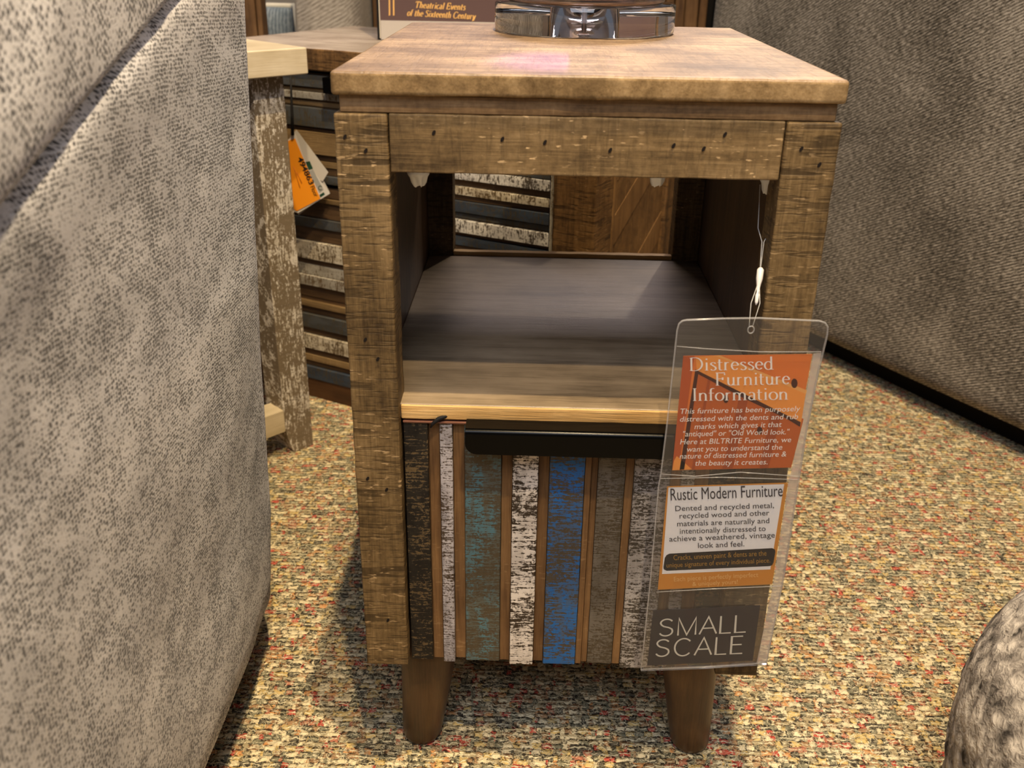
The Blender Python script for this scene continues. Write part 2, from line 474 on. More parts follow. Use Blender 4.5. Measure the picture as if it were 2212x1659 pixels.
# ------------------------------------------------------------------ mesh helpers
class MB:
    def __init__(self):
        self.bm = bmesh.new()
        self.uvl = None

    def _mark(self, before, mi, smooth=False):
        for f in self.bm.faces:
            if f not in before:
                f.material_index = mi
                f.smooth = smooth

    def box(self, x0, x1, y0, y1, z0, z1, bev=0.0, seg=2, mi=0, cuts=None, amp=0.0, freq=60):
        t = bmesh.new()
        bmesh.ops.create_cube(t, size=1.0)
        for v in t.verts:
            v.co = Vector((x0 if v.co.x < 0 else x1, y0 if v.co.y < 0 else y1, z0 if v.co.z < 0 else z1))
        if bev > 0:
            bmesh.ops.bevel(t, geom=list(t.edges), offset=bev, segments=seg, affect='EDGES', profile=0.6)
        if cuts:
            ax = 'xyz'.index(cuts[0])
            lo, hi = ((x0, x1), (y0, y1), (z0, z1))[ax]
            for i in range(1, cuts[1]):
                p = Vector((0, 0, 0))
                p[ax] = lo + (hi - lo) * i / cuts[1]
                nrm = Vector((0, 0, 0))
                nrm[ax] = 1
                bmesh.ops.bisect_plane(t, geom=list(t.verts) + list(t.edges) + list(t.faces), plane_co=p, plane_no=nrm)
        if amp > 0:
            off = Vector((random.random() * 50, random.random() * 50, random.random() * 50))
            t.normal_update()
            for v in t.verts:
                v.co += v.normal * (amp * mnoise.noise(v.co * freq + off))
        for f in t.faces:
            f.material_index = mi
            f.smooth = bev > 0
        self.wn = getattr(self, 'wn', False) or bev > 0
        me = bpy.data.meshes.new('tmp')
        t.to_mesh(me)
        t.free()
        self.bm.from_mesh(me)
        bpy.data.meshes.remove(me)
        return self

    def face(self, pts, mi=0, smooth=False):
        vs = [self.bm.verts.new(p) for p in pts]
        f = self.bm.faces.new(vs)
        f.material_index = mi
        f.smooth = smooth
        return f

    def prism(self, pts, off, mi=0):
        """closed prism: polygon pts swept by the vector off"""
        off = Vector(off)
        a = [self.bm.verts.new(Vector(p)) for p in pts]
        b = [self.bm.verts.new(Vector(p) + off) for p in pts]
        n = len(pts)
        fs = [self.bm.faces.new(a), self.bm.faces.new(b[::-1])]
        for i in range(n):
            fs.append(self.bm.faces.new((a[i], b[i], b[(i + 1) % n], a[(i + 1) % n])))
        for f in fs:
            f.material_index = mi
        return self

    def tube(self, pts, r, n=8, mi=0, closed=False):
        pts = [Vector(p) for p in pts]
        rings = []
        prev = None
        for i, p in enumerate(pts):
            a = pts[i - 1] if (i > 0 or closed) else p
            b = pts[(i + 1) % len(pts)] if (i < len(pts) - 1 or closed) else p
            t = (b - a).normalized()
            ref = prev if prev is not None else (Vector((0, 0, 1)) if abs(t.z) < 0.9 else Vector((1, 0, 0)))
            u = (ref - t * ref.dot(t)).normalized()
            w = t.cross(u)
            prev = u
            rr = r[i] if isinstance(r, (list, tuple)) else r
            rings.append([self.bm.verts.new(p + (u * math.cos(2 * math.pi * k / n) + w * math.sin(2 * math.pi * k / n)) * rr) for k in range(n)])
        m = len(rings)
        for i in range(m if closed else m - 1):
            A, B = rings[i], rings[(i + 1) % m]
            for k in range(n):
                f = self.bm.faces.new((A[k], A[(k + 1) % n], B[(k + 1) % n], B[k]))
                f.smooth = True
                f.material_index = mi
        if not closed:
            for ring, rev in ((rings[0], True), (rings[-1], False)):
                f = self.bm.faces.new(ring[::-1] if rev else ring)
                f.material_index = mi
        return self

    def lathe(self, prof, c=(0, 0, 0), n=48, mi=0, top=(0, 0)):
        """profile [(r, z)...] turned about the vertical through c; top shears the axis"""
        c = Vector(c)
        rings = []
        for r, z in prof:
            if r < 1e-6:
                rings.append([self.bm.verts.new(c + Vector((top[0] * z, top[1] * z, z)))])
            else:
                rings.append([self.bm.verts.new(c + Vector((r * math.cos(2 * math.pi * k / n) + top[0] * z, r * math.sin(2 * math.pi * k / n) + top[1] * z, z))) for k in range(n)])
        for A, B in zip(rings, rings[1:]):
            if len(A) == 1 and len(B) == 1:
                continue
            for k in range(n):
                k2 = (k + 1) % n
                if len(A) == 1:
                    f = self.bm.faces.new((A[0], B[k2], B[k]))
                elif len(B) == 1:
                    f = self.bm.faces.new((A[k], A[k2], B[0]))
                else:
                    f = self.bm.faces.new((A[k], A[k2], B[k2], B[k]))
                f.smooth = True
                f.material_index = mi
        return self

    def grid(self, fn, nu, nv, mi=0, uvfn=None, closed_u=False):
        """surface fn(i, j) -> point, uv in metres from uvfn(i, j)"""
        if self.uvl is None:
            self.uvl = self.bm.loops.layers.uv.new('UVMap')
        vs = [[self.bm.verts.new(fn(i, j)) for j in range(nv)] for i in range(nu)]
        for i in range(nu - 1):
            for j in range(nv - 1):
                f = self.bm.faces.new((vs[i][j], vs[i + 1][j], vs[i + 1][j + 1], vs[i][j + 1]))
                f.smooth = True
                f.material_index = mi
                if uvfn:
                    for l, (a, b) in zip(f.loops, ((i, j), (i + 1, j), (i + 1, j + 1), (i, j + 1))):
                        l[self.uvl].uv = uvfn(a, b)
        return vs

    def build(self, name, mats, parent=None, fixn=True):
        if fixn:
            bmesh.ops.recalc_face_normals(self.bm, faces=list(self.bm.faces))
        me = bpy.data.meshes.new(name)
        self.bm.to_mesh(me)
        self.bm.free()
        if not isinstance(mats, (list, tuple)):
            mats = [mats]
        for m in mats:
            me.materials.append(m)
        o = bpy.data.objects.new(name, me)
        COL.objects.link(o)
        if getattr(self, 'wn', False):
            w_ = o.modifiers.new('weighted_normals', 'WEIGHTED_NORMAL')
            w_.keep_sharp = True
        if parent is not None:
            o.parent = parent
        return o


def tag(o, label=None, cat=None, group=None, kind=None):
    if label:
        o['label'] = label
    if cat:
        o['category'] = cat
    if group:
        o['group'] = group
    if kind:
        o['kind'] = kind
    return o


def thing(name, label, cat, loc=(0, 0, 0), rz=0.0, group=None):
    o = bpy.data.objects.new(name, None)
    COL.objects.link(o)
    o.location = loc
    o.rotation_euler = (0, 0, rz)
    o.empty_display_size = 0.05
    return tag(o, label, cat, group)


def at_world(o, mesh_in_world=True):
    """parts are modelled in world coordinates: undo the parent's transform"""
    o.matrix_parent_inverse = o.parent.matrix_basis.inverted()
    return o


# ------------------------------------------------------------------ lettering
_fontcache = {}


def text_mesh(body, shear=0.0, bold=0.0):
    key = (body, shear, bold)
    if key in _fontcache:
        return _fontcache[key]
    cu = bpy.data.curves.new('txt', 'FONT')
    cu.body = body
    cu.size = 1.0
    cu.shear = shear
    cu.offset = bold
    cu.resolution_u = 3
    ob = bpy.data.objects.new('txt', cu)
    COL.objects.link(ob)
    bpy.context.view_layer.update()
    dg = bpy.context.evaluated_depsgraph_get()
    me = bpy.data.meshes.new_from_object(ob.evaluated_get(dg))
    V = [(v.co.x, v.co.y) for v in me.vertices]
    P = [tuple(p.vertices) for p in me.polygons]
    bpy.data.objects.remove(ob)
    bpy.data.curves.remove(cu)
    bpy.data.meshes.remove(me)
    xs = [v[0] for v in V]
    x0, x1 = min(xs), max(xs)
    capk = 0.70
    res = ([((x - x0) / (x1 - x0), y / capk) for x, y in V], P)
    _fontcache[key] = res
    return res


def arc(cx, cy, rx, ry, a0, a1, n=9):
    return [(cx + rx * math.cos(R(a0 + (a1 - a0) * i / n)), cy + ry * math.sin(R(a0 + (a1 - a0) * i / n))) for i in range(n + 1)]


# pen-stroke roman letters: cap height 1, x height .62.  (advance, strokes, serif feet)
GL = {
    'D': (0.86, [[(.14, 0), (.14, 1)], [(.14, 1), (.34, 1)] + arc(.34, .5, .42, .5, 90, -90, 14) + [(.14, 0)]], [(.14, 0), (.14, 1)]),
    'F': (0.66, [[(.14, 0), (.14, 1)], [(.14, .975), (.58, .975), (.58, .80)], [(.14, .52), (.46, .52)], [(.46, .62), (.46, .42)]], [(.14, 0), (.14, 1)]),
    'I': (0.36, [[(.18, 0), (.18, 1)]], [(.18, 0), (.18, 1)]),
    'T': (0.78, [[(.39, 0), (.39, 1)], [(.06, .80), (.06, .975), (.72, .975), (.72, .80)]], [(.39, 0)]),
    'E': (0.70, [[(.14, 0), (.14, 1)], [(.14, .975), (.58, .975), (.58, .80)], [(.14, .52), (.46, .52)], [(.46, .62), (.46, .42)], [(.14, .025), (.62, .025), (.62, .22)]], [(.14, 0), (.14, 1)]),
    'S': (0.60, [arc(.29, .76, .21, .22, 20, 180, 9) + arc(.29, .26, .23, .26, 90, -155, 12)[1:]], []),
    'C': (0.78, [arc(.44, .5, .36, .5, 40, 320, 20)], []),
    'i': (0.32, [[(.16, 0), (.16, .62)], [(.155, .82), (.165, .92)]], [(.16, 0)]),
    's': (0.44, [arc(.22, .47, .14, .14, 20, 180, 7) + arc(.22, .16, .15, .16, 90, -155, 9)[1:]], []),
    't': (0.36, [[(.14, .84), (.14, .16)] + arc(.25, .13, .11, .12, 180, 300, 6), [(.02, .60), (.32, .60)]], []),
    'r': (0.42, [[(.12, 0), (.12, .62)], [(.12, .42)] + arc(.27, .46, .13, .14, 150, 60, 5)], [(.12, 0)]),
    'e': (0.52, [[(.08, .36), (.44, .36)] + arc(.26, .33, .19, .30, 10, 320, 14)], []),
    'd': (0.58, [arc(.27, .31, .21, .31, 40, 320, 14), [(.44, 1), (.44, 0)]], [(.47, 0)]),
    'u': (0.60, [[(.13, .62), (.13, .22)] + arc(.285, .21, .155, .20, 180, 340, 10), [(.45, .62), (.45, 0)]], [(.49, 0)]),
    'n': (0.60, [[(.12, 0), (.12, .62)], [(.12, .44)] + arc(.30, .42, .15, .19, 140, 0, 8) + [(.45, 0)]], [(.12, 0), (.45, 0)]),
    'm': (0.90, [[(.12, 0), (.12, .62)], [(.12, .44)] + arc(.28, .42, .15, .19, 140, 0, 8) + [(.43, 0)], [(.43, .44)] + arc(.59, .42, .15, .19, 140, 0, 8) + [(.74, 0)]], [(.12, 0), (.43, 0), (.74, 0)]),
    'f': (0.36, [[(.14, 0), (.14, .80)] + arc(.27, .82, .13, .16, 180, 60, 6), [(.02, .60), (.32, .60)]], [(.14, 0)]),
    'o': (0.56, [arc(.28, .31, .22, .31, 0, 360, 20)], []),
    'a': (0.50, [arc(.22, .46, .15, .16, 150, 0, 7) + [(.37, .10)] + arc(.43, .08, .06, .07, 190, 300, 3), arc(.22, .18, .15, .17, 60, 330, 10) + [(.37, .14)]], []),
    'h': (0.60, [[(.12, 0), (.12, 1)], [(.12, .44)] + arc(.30, .42, .15, .19, 140, 0, 8) + [(.45, 0)]], [(.12, 0), (.45, 0)]),
    'c': (0.48, [arc(.26, .31, .20, .31, 50, 315, 13)], []),
    'l': (0.30, [[(.14, 0), (.14, 1)]], [(.14, 0)]),
    'v': (0.52, [[(.04, .62), (.26, 0)], [(.26, 0), (.46, .62)]], [(.04, .61), (.46, .61)]),
    'x': (0.54, [[(.06, .62), (.48, 0)], [(.46, .62), (.06, 0)]], []),
    'y': (0.52, [[(.04, .62), (.27, 0)], [(.48, .62), (.22, -.16)] + arc(.12, -.14, .10, .10, 0, -120, 4)], []),
    ' ': (0.30, [], []),
}
# thin even-width capitals
GS = {
    'S': (0.80, [arc(.38, .76, .29, .225, 25, 180, 10) + arc(.37, .275, .31, .26, 90, 0, 6)[1:0] + [(.14, .66), (.25, .57), (.50, .49), (.64, .40)] + arc(.37, .27, .31, .25, 20, -160, 12)], []),
    'M': (1.05, [[(.10, 0), (.10, 1), (.52, .02), (.94, 1), (.94, 0)]], []),
    'A': (0.86, [[(.02, 0), (.43, 1), (.84, 0)], [(.16, .34), (.70, .34)]], []),
    'L': (0.66, [[(.10, 1), (.10, .0), (.62, .0)]], []),
    'C': (0.96, [arc(.50, .5, .42, .5, 42, 318, 22)], []),
    'E': (0.72, [[(.64, 1), (.10, 1), (.10, 0), (.66, 0)], [(.10, .52), (.60, .52)]], []),
}


def stroke_quads(pts, wfun):
    """mitred ribbon along pts -> list of quads in 2D"""
    n = len(pts)
    L, Rr = [], []
    for i in range(n):
        a = pts[max(i - 1, 0)]
        b = pts[min(i + 1, n - 1)]
        dx, dy = b[0] - a[0], b[1] - a[1]
        l = math.hypot(dx, dy) or 1
        w = wfun(dx / l, dy / l) / 2
        k = 1.0
        if 0 < i < n - 1:
            d1 = Vector((pts[i][0] - pts[i - 1][0], pts[i][1] - pts[i - 1][1]))
            d2 = Vector((pts[i + 1][0] - pts[i][0], pts[i + 1][1] - pts[i][1]))
            if d1.length > 0 and d2.length > 0:
                c = max(-1, min(1, d1.normalized().dot(d2.normalized())))
                k = min(2.2, 1 / max(0.3, math.sqrt((1 + c) / 2)))
        nx, ny = -dy / l * w * k, dx / l * w * k
        L.append((pts[i][0] + nx, pts[i][1] + ny))
        Rr.append((pts[i][0] - nx, pts[i][1] - ny))
    return [(L[i], L[i + 1], Rr[i + 1], Rr[i]) for i in range(n - 1)]


def pen_mesh(body, table, thick=0.105, thin=0.038, shear=0.0, track=0.0, serif=0.10, sw=0.035):
    V, P = [], []
    x = 0.0

    def q(quad):
        b = len(V)
        V.extend(quad)
        P.append((b, b + 1, b + 2, b + 3))
    wf = lambda dx, dy: thin + (thick - thin) * abs(dy) ** 1.5
    for ch in body:
        adv, strokes, feet = table[ch] if ch in table else (0.3, [], [])
        for s in strokes:
            for quad in stroke_quads(s, wf):
                q([(x + a, b) for a, b in quad])
        for fx, fy in feet:
            y0 = fy if fy < 0.5 else fy - sw
            q([(x + fx - serif, y0), (x + fx + serif, y0), (x + fx + serif, y0 + sw), (x + fx - serif, y0 + sw)])
        x += adv + track
    V = [(a + shear * b, b) for a, b in V]
    xs = [v[0] for v in V]
    x0, x1 = min(xs), max(xs)
    return [((a - x0) / (x1 - x0), b) for a, b in V], P


def put_text(mb, tm, p0, p1, cap, Y, mi=0, up_dir=None):
    """lay lettering on the plane y = Y: baseline from measured point p0 to p1, cap height in the same units"""
    V, P = tm
    ux, uy = p1[0] - p0[0], p1[1] - p0[1]
    l = math.hypot(ux, uy)
    if up_dir is None:
        nx, ny = uy / l, -ux / l
    else:
        nx, ny = up_dir
    lay = 8e-7 if len(V) == 4 * len(P) else 0.0      # pen strokes overlap: lay each one over the last
    vs = [mb.bm.verts.new(at(p0[0] + ux * a + nx * cap * b, p0[1] + uy * a + ny * cap * b, Y) - Vector((0, lay * (i_ // 4), 0))) for i_, (a, b) in enumerate(V)]
    for p in P:
        try:
            f = mb.bm.faces.new([vs[i] for i in p])
            f.material_index = mi
        except ValueError:
            pass


def poly(mb, pts, Y, mi=0):
    f = mb.face([at(x, y, Y) for x, y in pts], mi)
    return f


# ------------------------------------------------------------------ the setting
floor = MB()
floor.box(-4, 4, -2.5, 4.5, -0.05, 0.0)
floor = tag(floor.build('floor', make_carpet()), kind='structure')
WALL = plain('warm_wall_paint', (150, 128, 104), 0.85)
wl = MB()
wl.box(-4, 4, 3.6, 3.7, 0, 2.9)
tag(wl.build('wall_back', WALL), kind='structure')

# ------------------------------------------------------------------ the chairside table
H = 0.1675
T = thing('chairside_table', 'rustic brown wooden side table with open shelf and striped painted drawer', 'side table', (0, 0, 0))
D = 0.426

top = MB()
top.box(-H - 0.0005, H + 0.0005, -0.0010, D, 0.6011, 0.6163, 0.0030, 3, cuts=('x', 24), amp=0.0006, freq=45)
top = top.build('tabletop', [W_TOP, W_TOPEDGE], T)


def face_slot(o, slot, test):
    for p_ in o.data.polygons:
        if test(p_.normal):
            p_.material_index = slot


face_slot(top, 1, lambda n: n.z < 0.45)
nk = MB()
nk.box(-0.1638, 0.1638, 0.004, D - 0.004, 0.5895, 0.6012, 0.0008, 1)
nk.build('molding', W_NECK, T)
PW = 0.0357


def nail(mb, x, z, y, w=0.0011, h=0.0020, tilt=-0.5, mi=1):
    pts = []
    for k in range(10):
        a = 2 * math.pi * k / 10
        px, pz = w * math.cos(a), h * math.sin(a)
        pts.append((x + px * math.cos(tilt) - pz * math.sin(tilt), y, z + px * math.sin(tilt) + pz * math.cos(tilt)))
    mb.face(pts, mi)


nail_px = {'l': [(745, 296), (790, 326), (789, 734), (816, 776), (794, 1034), (835, 1058), (838, 1340)],
           'r': [(1731, 322), (1770, 356), (1788, 560), (1662, 1235)],
           'rail': [(937, 287), (1085, 301), (1177, 308), (1566, 291), (1455, 315), (1520, 322), (1318, 325)]}
for sx, key in ((-1, 'l'), (1, 'r')):
    b = MB()
    x0, x1 = (-H, -H + PW) if sx < 0 else (H - PW, H)
    b.box(x0, x1, 0.0, 0.034, 0.1255, 0.5893, 0.0016, 2, cuts=('z', 70), amp=0.0006, freq=70)
    for px, py in nail_px[key]:
        p = at(px, py, -0.0006)
        if x0 < p.x < x1:
            nail(b, p.x, p.z, -0.0007)
    b.build('post', [W_POST, HOLE], T)
    b = MB()
    x0, x1 = (-H, -0.1235) if sx < 0 else (0.1225, H)
    b.box(x0, x1, 0.395, D, 0.1255, 0.5893, 0.0012, 2, cuts=('z', 20), amp=0.0004)
    b.build('post', [W_POST], T)
    b = MB()
    x0, x1 = (-0.1625, -0.1512) if sx < 0 else (0.1512, 0.1625)
    b.box(x0, x1, 0.034, 0.395, 0.1275, 0.5893)
    b.build('side_panel', W_IN, T)

rl = MB()
rl.box(-0.1312, 0.1312, 0.0028, 0.020, 0.5503, 0.5893, 0.0012, 2, cuts=('x', 40), amp=0.0005, freq=70)
for px, py in nail_px['rail']:
    p = at(px, py, 0.002)
    nail(rl, p.x, p.z, 0.0020)
rl.build('front_rail', [W_RAIL, HOLE], T)
rl = MB()
rl.box(-0.1235, 0.1225, 0.400, 0.418, 0.5503, 0.5893, 0.001, 2)
rl.build('back_rail', [W_RAIL], T)
cl = MB()
cl.box(-0.1512, 0.1512, 0.020, 0.40, 0.5545, 0.5895)
cl.build('top_lining', W_IN, T)
sh = MB()
sh.box(-0.1512, 0.1512, 0.0105, 0.395, 0.3600, 0.3720, 0.0012, 2, mi=0)
sh.box(-0.1312, 0.1312, 0.0085, 0.0112, 0.3598, 0.3714, 0.0008, 1, mi=1, cuts=('x', 30), amp=0.0003)
sh.box(-0.1235, 0.1225, 0.395, 0.404, 0.3600, 0.3765, 0.0006, 1, mi=1, cuts=('x', 30), amp=0.0006)
sh.build('shelf', [W_SHELF, W_SHELF_EDGE], T)
bp = MB()
bp.box(-0.1512, 0.1512, 0.020, 0.41, 0.1270, 0.1360)
bp.build('bottom_panel', W_IN, T)
bk = MB()
bk.box(-0.1235, 0.1225, 0.404, 0.412, 0.136, 0.360)
bk.build('back_panel', W_IN, T)

# drawer with its mosaic of painted strips
dr = MB()
dr.box(-0.1305, 0.1305, 0.0140, 0.024, 0.1245, 0.3570, mi=0)
dr.box(-0.1300, 0.1300, 0.024, 0.385, 0.140, 0.350, mi=8)
strips = [(-0.1300, -0.1112, 0.0095, 1), (-0.1108, -0.1018, 0.0125, 0), (-0.1018, -0.0920, 0.0085, 2), (-0.0918, -0.0826, 0.0125, 0),
          (-0.0826, -0.0538, 0.0100, 3), (-0.0536, -0.0448, 0.0120, 0), (-0.0447, -0.0246, 0.0075, 4), (-0.0244, -0.0157, 0.0120, 0),
          (-0.0157, 0.0120, 0.0090, 5), (0.0122, 0.0172, 0.0095, 0), (0.0174, 0.0225, 0.0125, 0), (0.0226, 0.0440, 0.0110, 6),
          (0.0442, 0.0507, 0.0110, 0), (0.0508, 0.0790, 0.0080, 7), (0.0792, 0.0880, 0.0125, 0), (0.0882, 0.0985, 0.0095, 7),
          (0.0988, 0.1100, 0.0125, 0), (0.1102, 0.1300, 0.0095, 1)]
for i, (a, c, y, mi) in enumerate(strips):
    zb = 0.1245 - (0.0012 if mi in (2, 4, 7) else 0.0) + random.uniform(-0.0006, 0.0006)
    dr.box(a, c, y, 0.0142, zb, 0.3568, 0.0006, 1, mi=mi, cuts=('z', 24), amp=0.0003, freq=90)
dr.box(-0.1300, 0.1300, 0.0080, 0.0240, 0.3566, 0.3582, 0.0003, 1, mi=9)
drawer = dr.build('drawer', [W_GROOVE, P_BLACK, P_WHITE, P_TEAL, P_WHITE2, P_BLUE, P_GREY, P_WGREY, W_IN, W_DRAWTOP], T)

# black folded edge pull
hx = 0.0808
hm = MB()
prof = []
zt, zb_, yf = 0.3612, 0.3408, -0.0105
outer = [(0.0125, zt)] + [(yf + 0.0035 - 0.0035 * math.sin(R(a)), zt - 0.0035 + 0.0035 * math.cos(R(a))) for a in (0, 22, 45, 68, 90)]
th = 0.0018
inner = [(0.0125, zt - th)] + [(yf + 0.0035 - (0.0035 - th) * math.sin(R(a)), zt - 0.0035 + (0.0035 - th) * math.cos(R(a))) for a in (0, 22, 45, 68, 90)]
rr = 0.009


def hz(x):                                        # lower edge with rounded corners
    d = hx - abs(x)
    return zb_ + (rr - math.sqrt(max(0, rr * rr - (rr - d) ** 2)) if d < rr else 0)


xs = [-hx + rr * (1 - math.cos(R(a))) for a in range(0, 91, 15)]
xs = xs + [0.0] + [-x for x in xs[::-1]]
ringso, ringsi = [], []
for x in xs:
    po = [hm.bm.verts.new((x, y, z)) for y, z in outer] + [hm.bm.verts.new((x, yf, hz(x)))]
    pi = [hm.bm.verts.new((x, y, z)) for y, z in inner] + [hm.bm.verts.new((x, yf + th, hz(x)))]
    ringso.append(po)
    ringsi.append(pi)
for i in range(len(xs) - 1):
    for A, B in ((ringso[i], ringso[i + 1]), (ringsi[i], ringsi[i + 1])):
        for k in range(len(A) - 1):
            f = hm.bm.faces.new((A[k], A[k + 1], B[k + 1], B[k]))
            f.smooth = 0 < k < len(A) - 2
    for k in (0, -1):
        hm.bm.faces.new((ringso[i][k], ringso[i + 1][k], ringsi[i + 1][k], ringsi[i][k]))
for i in (0, -1):
    for k in range(len(outer)):
        hm.bm.faces.new((ringso[i][k], ringso[i][k + 1], ringsi[i][k + 1], ringsi[i][k]))
hm.box(-hx + 0.01, hx - 0.01, 0.0105, 0.0125, 0.3575, 0.3600)
tag(hm.build('handle', BLACK_METAL, drawer), 'long black metal edge pull')

# turned, splayed legs
for sx in (-1, 1):
    for yc, sy in ((0.052, -1), (0.368, 1)):
        g = MB()
        pr = [(0.0, 0.0), (0.0125, 0.0), (0.0165, 0.0022), (0.0185, 0.007), (0.0205, 0.030), (0.0235, 0.070), (0.0262, 0.105), (0.0268, 0.1275), (0.0, 0.1275)]
        g.lathe(pr, (sx * 0.1285, yc + sy * 0.004, 0), 40, 0, (-sx * 0.085, -sy * 0.05))
        g.build('leg', W_LEG, T)

# white moulded plastic screw caps under the top
for (x, y, r) in ((-0.1165, 0.036, 0.0078), (0.0558, 0.052, 0.0070), (0.1332, 0.036, 0.0064)):
    c = MB()
    n = 40

    def ring(rad, z, lob):
        return [c.bm.verts.new((x + rad * (1 + lob * math.cos(5 * 2 * math.pi * k / n)) * math.cos(2 * math.pi * k / n),
                                y + rad * (1 + lob * math.cos(5 * 2 * math.pi * k / n)) * math.sin(2 * math.pi * k / n),
                                z + (0.0012 * math.cos(5 * 2 * math.pi * k / n + 1) if z < 0.540 else 0))) for k in range(n)]
    rs = [ring(r * 1.02, 0.5545, 0), ring(r * 1.02, 0.5470, 0), ring(r * 1.08, 0.5445, 0.0), ring(r * 1.0, 0.5425, 0.03), ring(r * 0.78, 0.5405, 0.12), ring(r * 0.66, 0.5365, 0.16), ring(r * 0.5, 0.5345, 0.2)]
    for A, B in zip(rs, rs[1:]):
        for k in range(n):
            f = c.bm.faces.new((A[k], A[(k + 1) % n], B[(k + 1) % n], B[k]))
            f.smooth = True
    c.bm.faces.new(rs[0])
    c.bm.faces.new(rs[-1])
    tag(c.build('screw_cap', WHITE_PLASTIC, T), 'white fluted plastic screw cap')

# black cord over the drawer edge
cd = MB()
cd.tube([at(1003, 893, 0.016) + Vector((0, 0, 0.0008)), at(985, 896, 0.013), at(965, 898, 0.010), at(947, 905, 0.0075), at(935, 915, 0.0065), at(930, 924, 0.0065)],
        [0.0011, 0.0015, 0.0017, 0.0018, 0.0014, 0.0006], 8)
tag(cd.build('cord', BLACK_STRAP), 'short black cord draped over the top edge of the striped drawer', 'cord')

# ------------------------------------------------------------------ clear information sleeve hanging from the right cap
YB = -0.0145                                     # back film
ZS = 0.0024                                      # sleeve thickness
YC = YB - 0.0012                                 # cards sit inside
SL = thing('information_sleeve', 'clear plastic sleeve with three printed cards hanging at the right front post', 'sign', tuple(at(1520, 1441, YC)))


def part(mb, name, mats, parent=SL, fixn=True):
    o = mb.build(name, mats, parent, fixn)
    p = parent
    while p.parent is not None:
        p = p.parent
    if parent is p:
        o.matrix_parent_inverse = p.matrix_basis.inverted()
    return o


bpy.context.view_layer.update()
outl = [(1484, 691), (1560, 688), (1640, 687), (1770, 693), (1782, 697), (1788, 706), (1787, 722), (1767, 805), (1742, 930), (1727, 1026), (1694, 1240), (1655, 1432),
        (1520, 1441), (1384, 1446), (1391, 1390), (1406, 1242), (1423, 1048), (1428, 1022), (1440, 925), (1463, 712), (1467, 699), (1474, 693)]
s = MB()
s.prism([at(x, y, YB) for x, y in outl], (0, -ZS, 0))
part(s, 'vinyl_pocket', FILM)
s = MB()
s.tube([at(x, y, YB - ZS / 2) for x, y in outl], 0.0007, 6, closed=True)
part(s, 'welded_rim', FILM_RIM)
s = MB()
mg = [(1757, 764), (1774, 762), (1767, 805), (1742, 930), (1726, 1026), (1694, 1240), (1657, 1428), (1634, 1432), (1670, 1262), (1703, 1043), (1711, 1010)]
s.prism([at(x, y, YB - 0.0004) for x, y in mg], (0, -0.0003, 0))
tag(part(s, 'frosted_margin', film('frosted_vinyl', 0.42, (0.80, 0.70, 0.62))), 'frosted side margin of the sleeve')
for line in ([(1462, 748), (1520, 753), (1640, 760), (1774, 760)], [(1429, 1024), (1500, 1029), (1600, 1020), (1727, 1029)], [(1426, 1034), (1560, 1031), (1724, 1036)],
             [(1418, 1279), (1540, 1272), (1688, 1266)]):
    s = MB()
    s.tube([at(x, y, YB - ZS - 0.0002) for x, y in line], 0.00035, 6)
    part(s, 'weld_seam', FILM_RIM)
s = MB()
ring_c = at(1622, 712, YB - ZS)
s.tube([ring_c + Vector((0.0022 * math.cos(a), -0.0002, 0.0027 * math.sin(a))) for a in [2 * math.pi * k / 14 for k in range(14)]], 0.0005, 6, closed=True)
part(s, 'punched_hole', FILM_RIM)

C_OR = [plain('card_orange_wood', (226, 124, 54)), plain('card_red_wood', (188, 88, 42)), plain('card_pale_board', (240, 156, 72)), plain('card_shadow_line', (74, 34, 22)),
        plain('card_brown_wood', (194, 98, 42)), plain('card_edge_line', (238, 172, 96)), plain('card_dark_wood', (168, 80, 38))]
c = MB()
c.prism([at(x, y, YC) for x, y in [(1476, 769), (1755, 765), (1709, 1010), (1452, 1016)]], (0, 0.0003, 0), 0)
y1 = YC - 0.00010
poly(c, [(1476, 769), (1500, 769), (1466, 1015), (1452, 1016)], y1, 1)                      # left stile
poly(c, [(1504, 800), (1736, 905), (1709, 1010), (1468, 1015)], y1, 4)                      # boards below the brace
poly(c, [(1600, 845), (1618, 853), (1583, 1012), (1560, 1013)], y1 - 0.00003, 6)
poly(c, [(1668, 875), (1690, 885), (1660, 1011), (1640, 1012)], y1 - 0.00003, 6)
poly(c, [(1530, 813), (1536, 816), (1500, 1014), (1494, 1014)], y1 - 0.00003, 6)
poly(c, [(1503, 771), (1545, 768), (1741, 848), (1730, 917), (1505, 800)], y1 - 0.00005, 2)   # diagonal board
poly(c, [(1545, 768), (1556, 768), (1743, 843), (1741, 851)], y1 - 0.00007, 5)
poly(c, [(1502, 798), (1730, 912), (1728, 922), (1700, 905), (1602, 858), (1508, 808), (1478, 1014), (1468, 1015)], y1 - 0.00007, 3)
poly(c, [(1502, 798), (1509, 803), (1478, 1014), (1468, 1015)], y1 - 0.00008, 3)
poly(c, [(1462, 985), (1495, 1014), (1452, 1016), (1456, 995)], y1 - 0.00008, 2)
for (x, y, w) in ((1716, 828, 7), (1568, 862, 6), (1641, 930, 6)):
    poly(c, [(x + w * math.cos(a), y + 1.5 * w * math.sin(a)) for a in [2 * math.pi * k / 10 for k in range(10)]], y1 - 0.00009, 3)
card1 = part(c, 'wood_print_card', C_OR, fixn=False)
tag(card1, 'orange wood print card')
WHITE_INK = plain('white_ink', (250, 246, 240), 0.5)
yt = YC - 0.0005
c = MB()
put_text(c, pen_mesh('Distressed', GL), (1490, 801), (1671, 798), 28, yt)
put_text(c, pen_mesh('Furniture', GL), (1546, 833), (1707, 830), 28, yt)
put_text(c, pen_mesh('Information', GL), (1497, 866), (1702, 863), 27, yt)
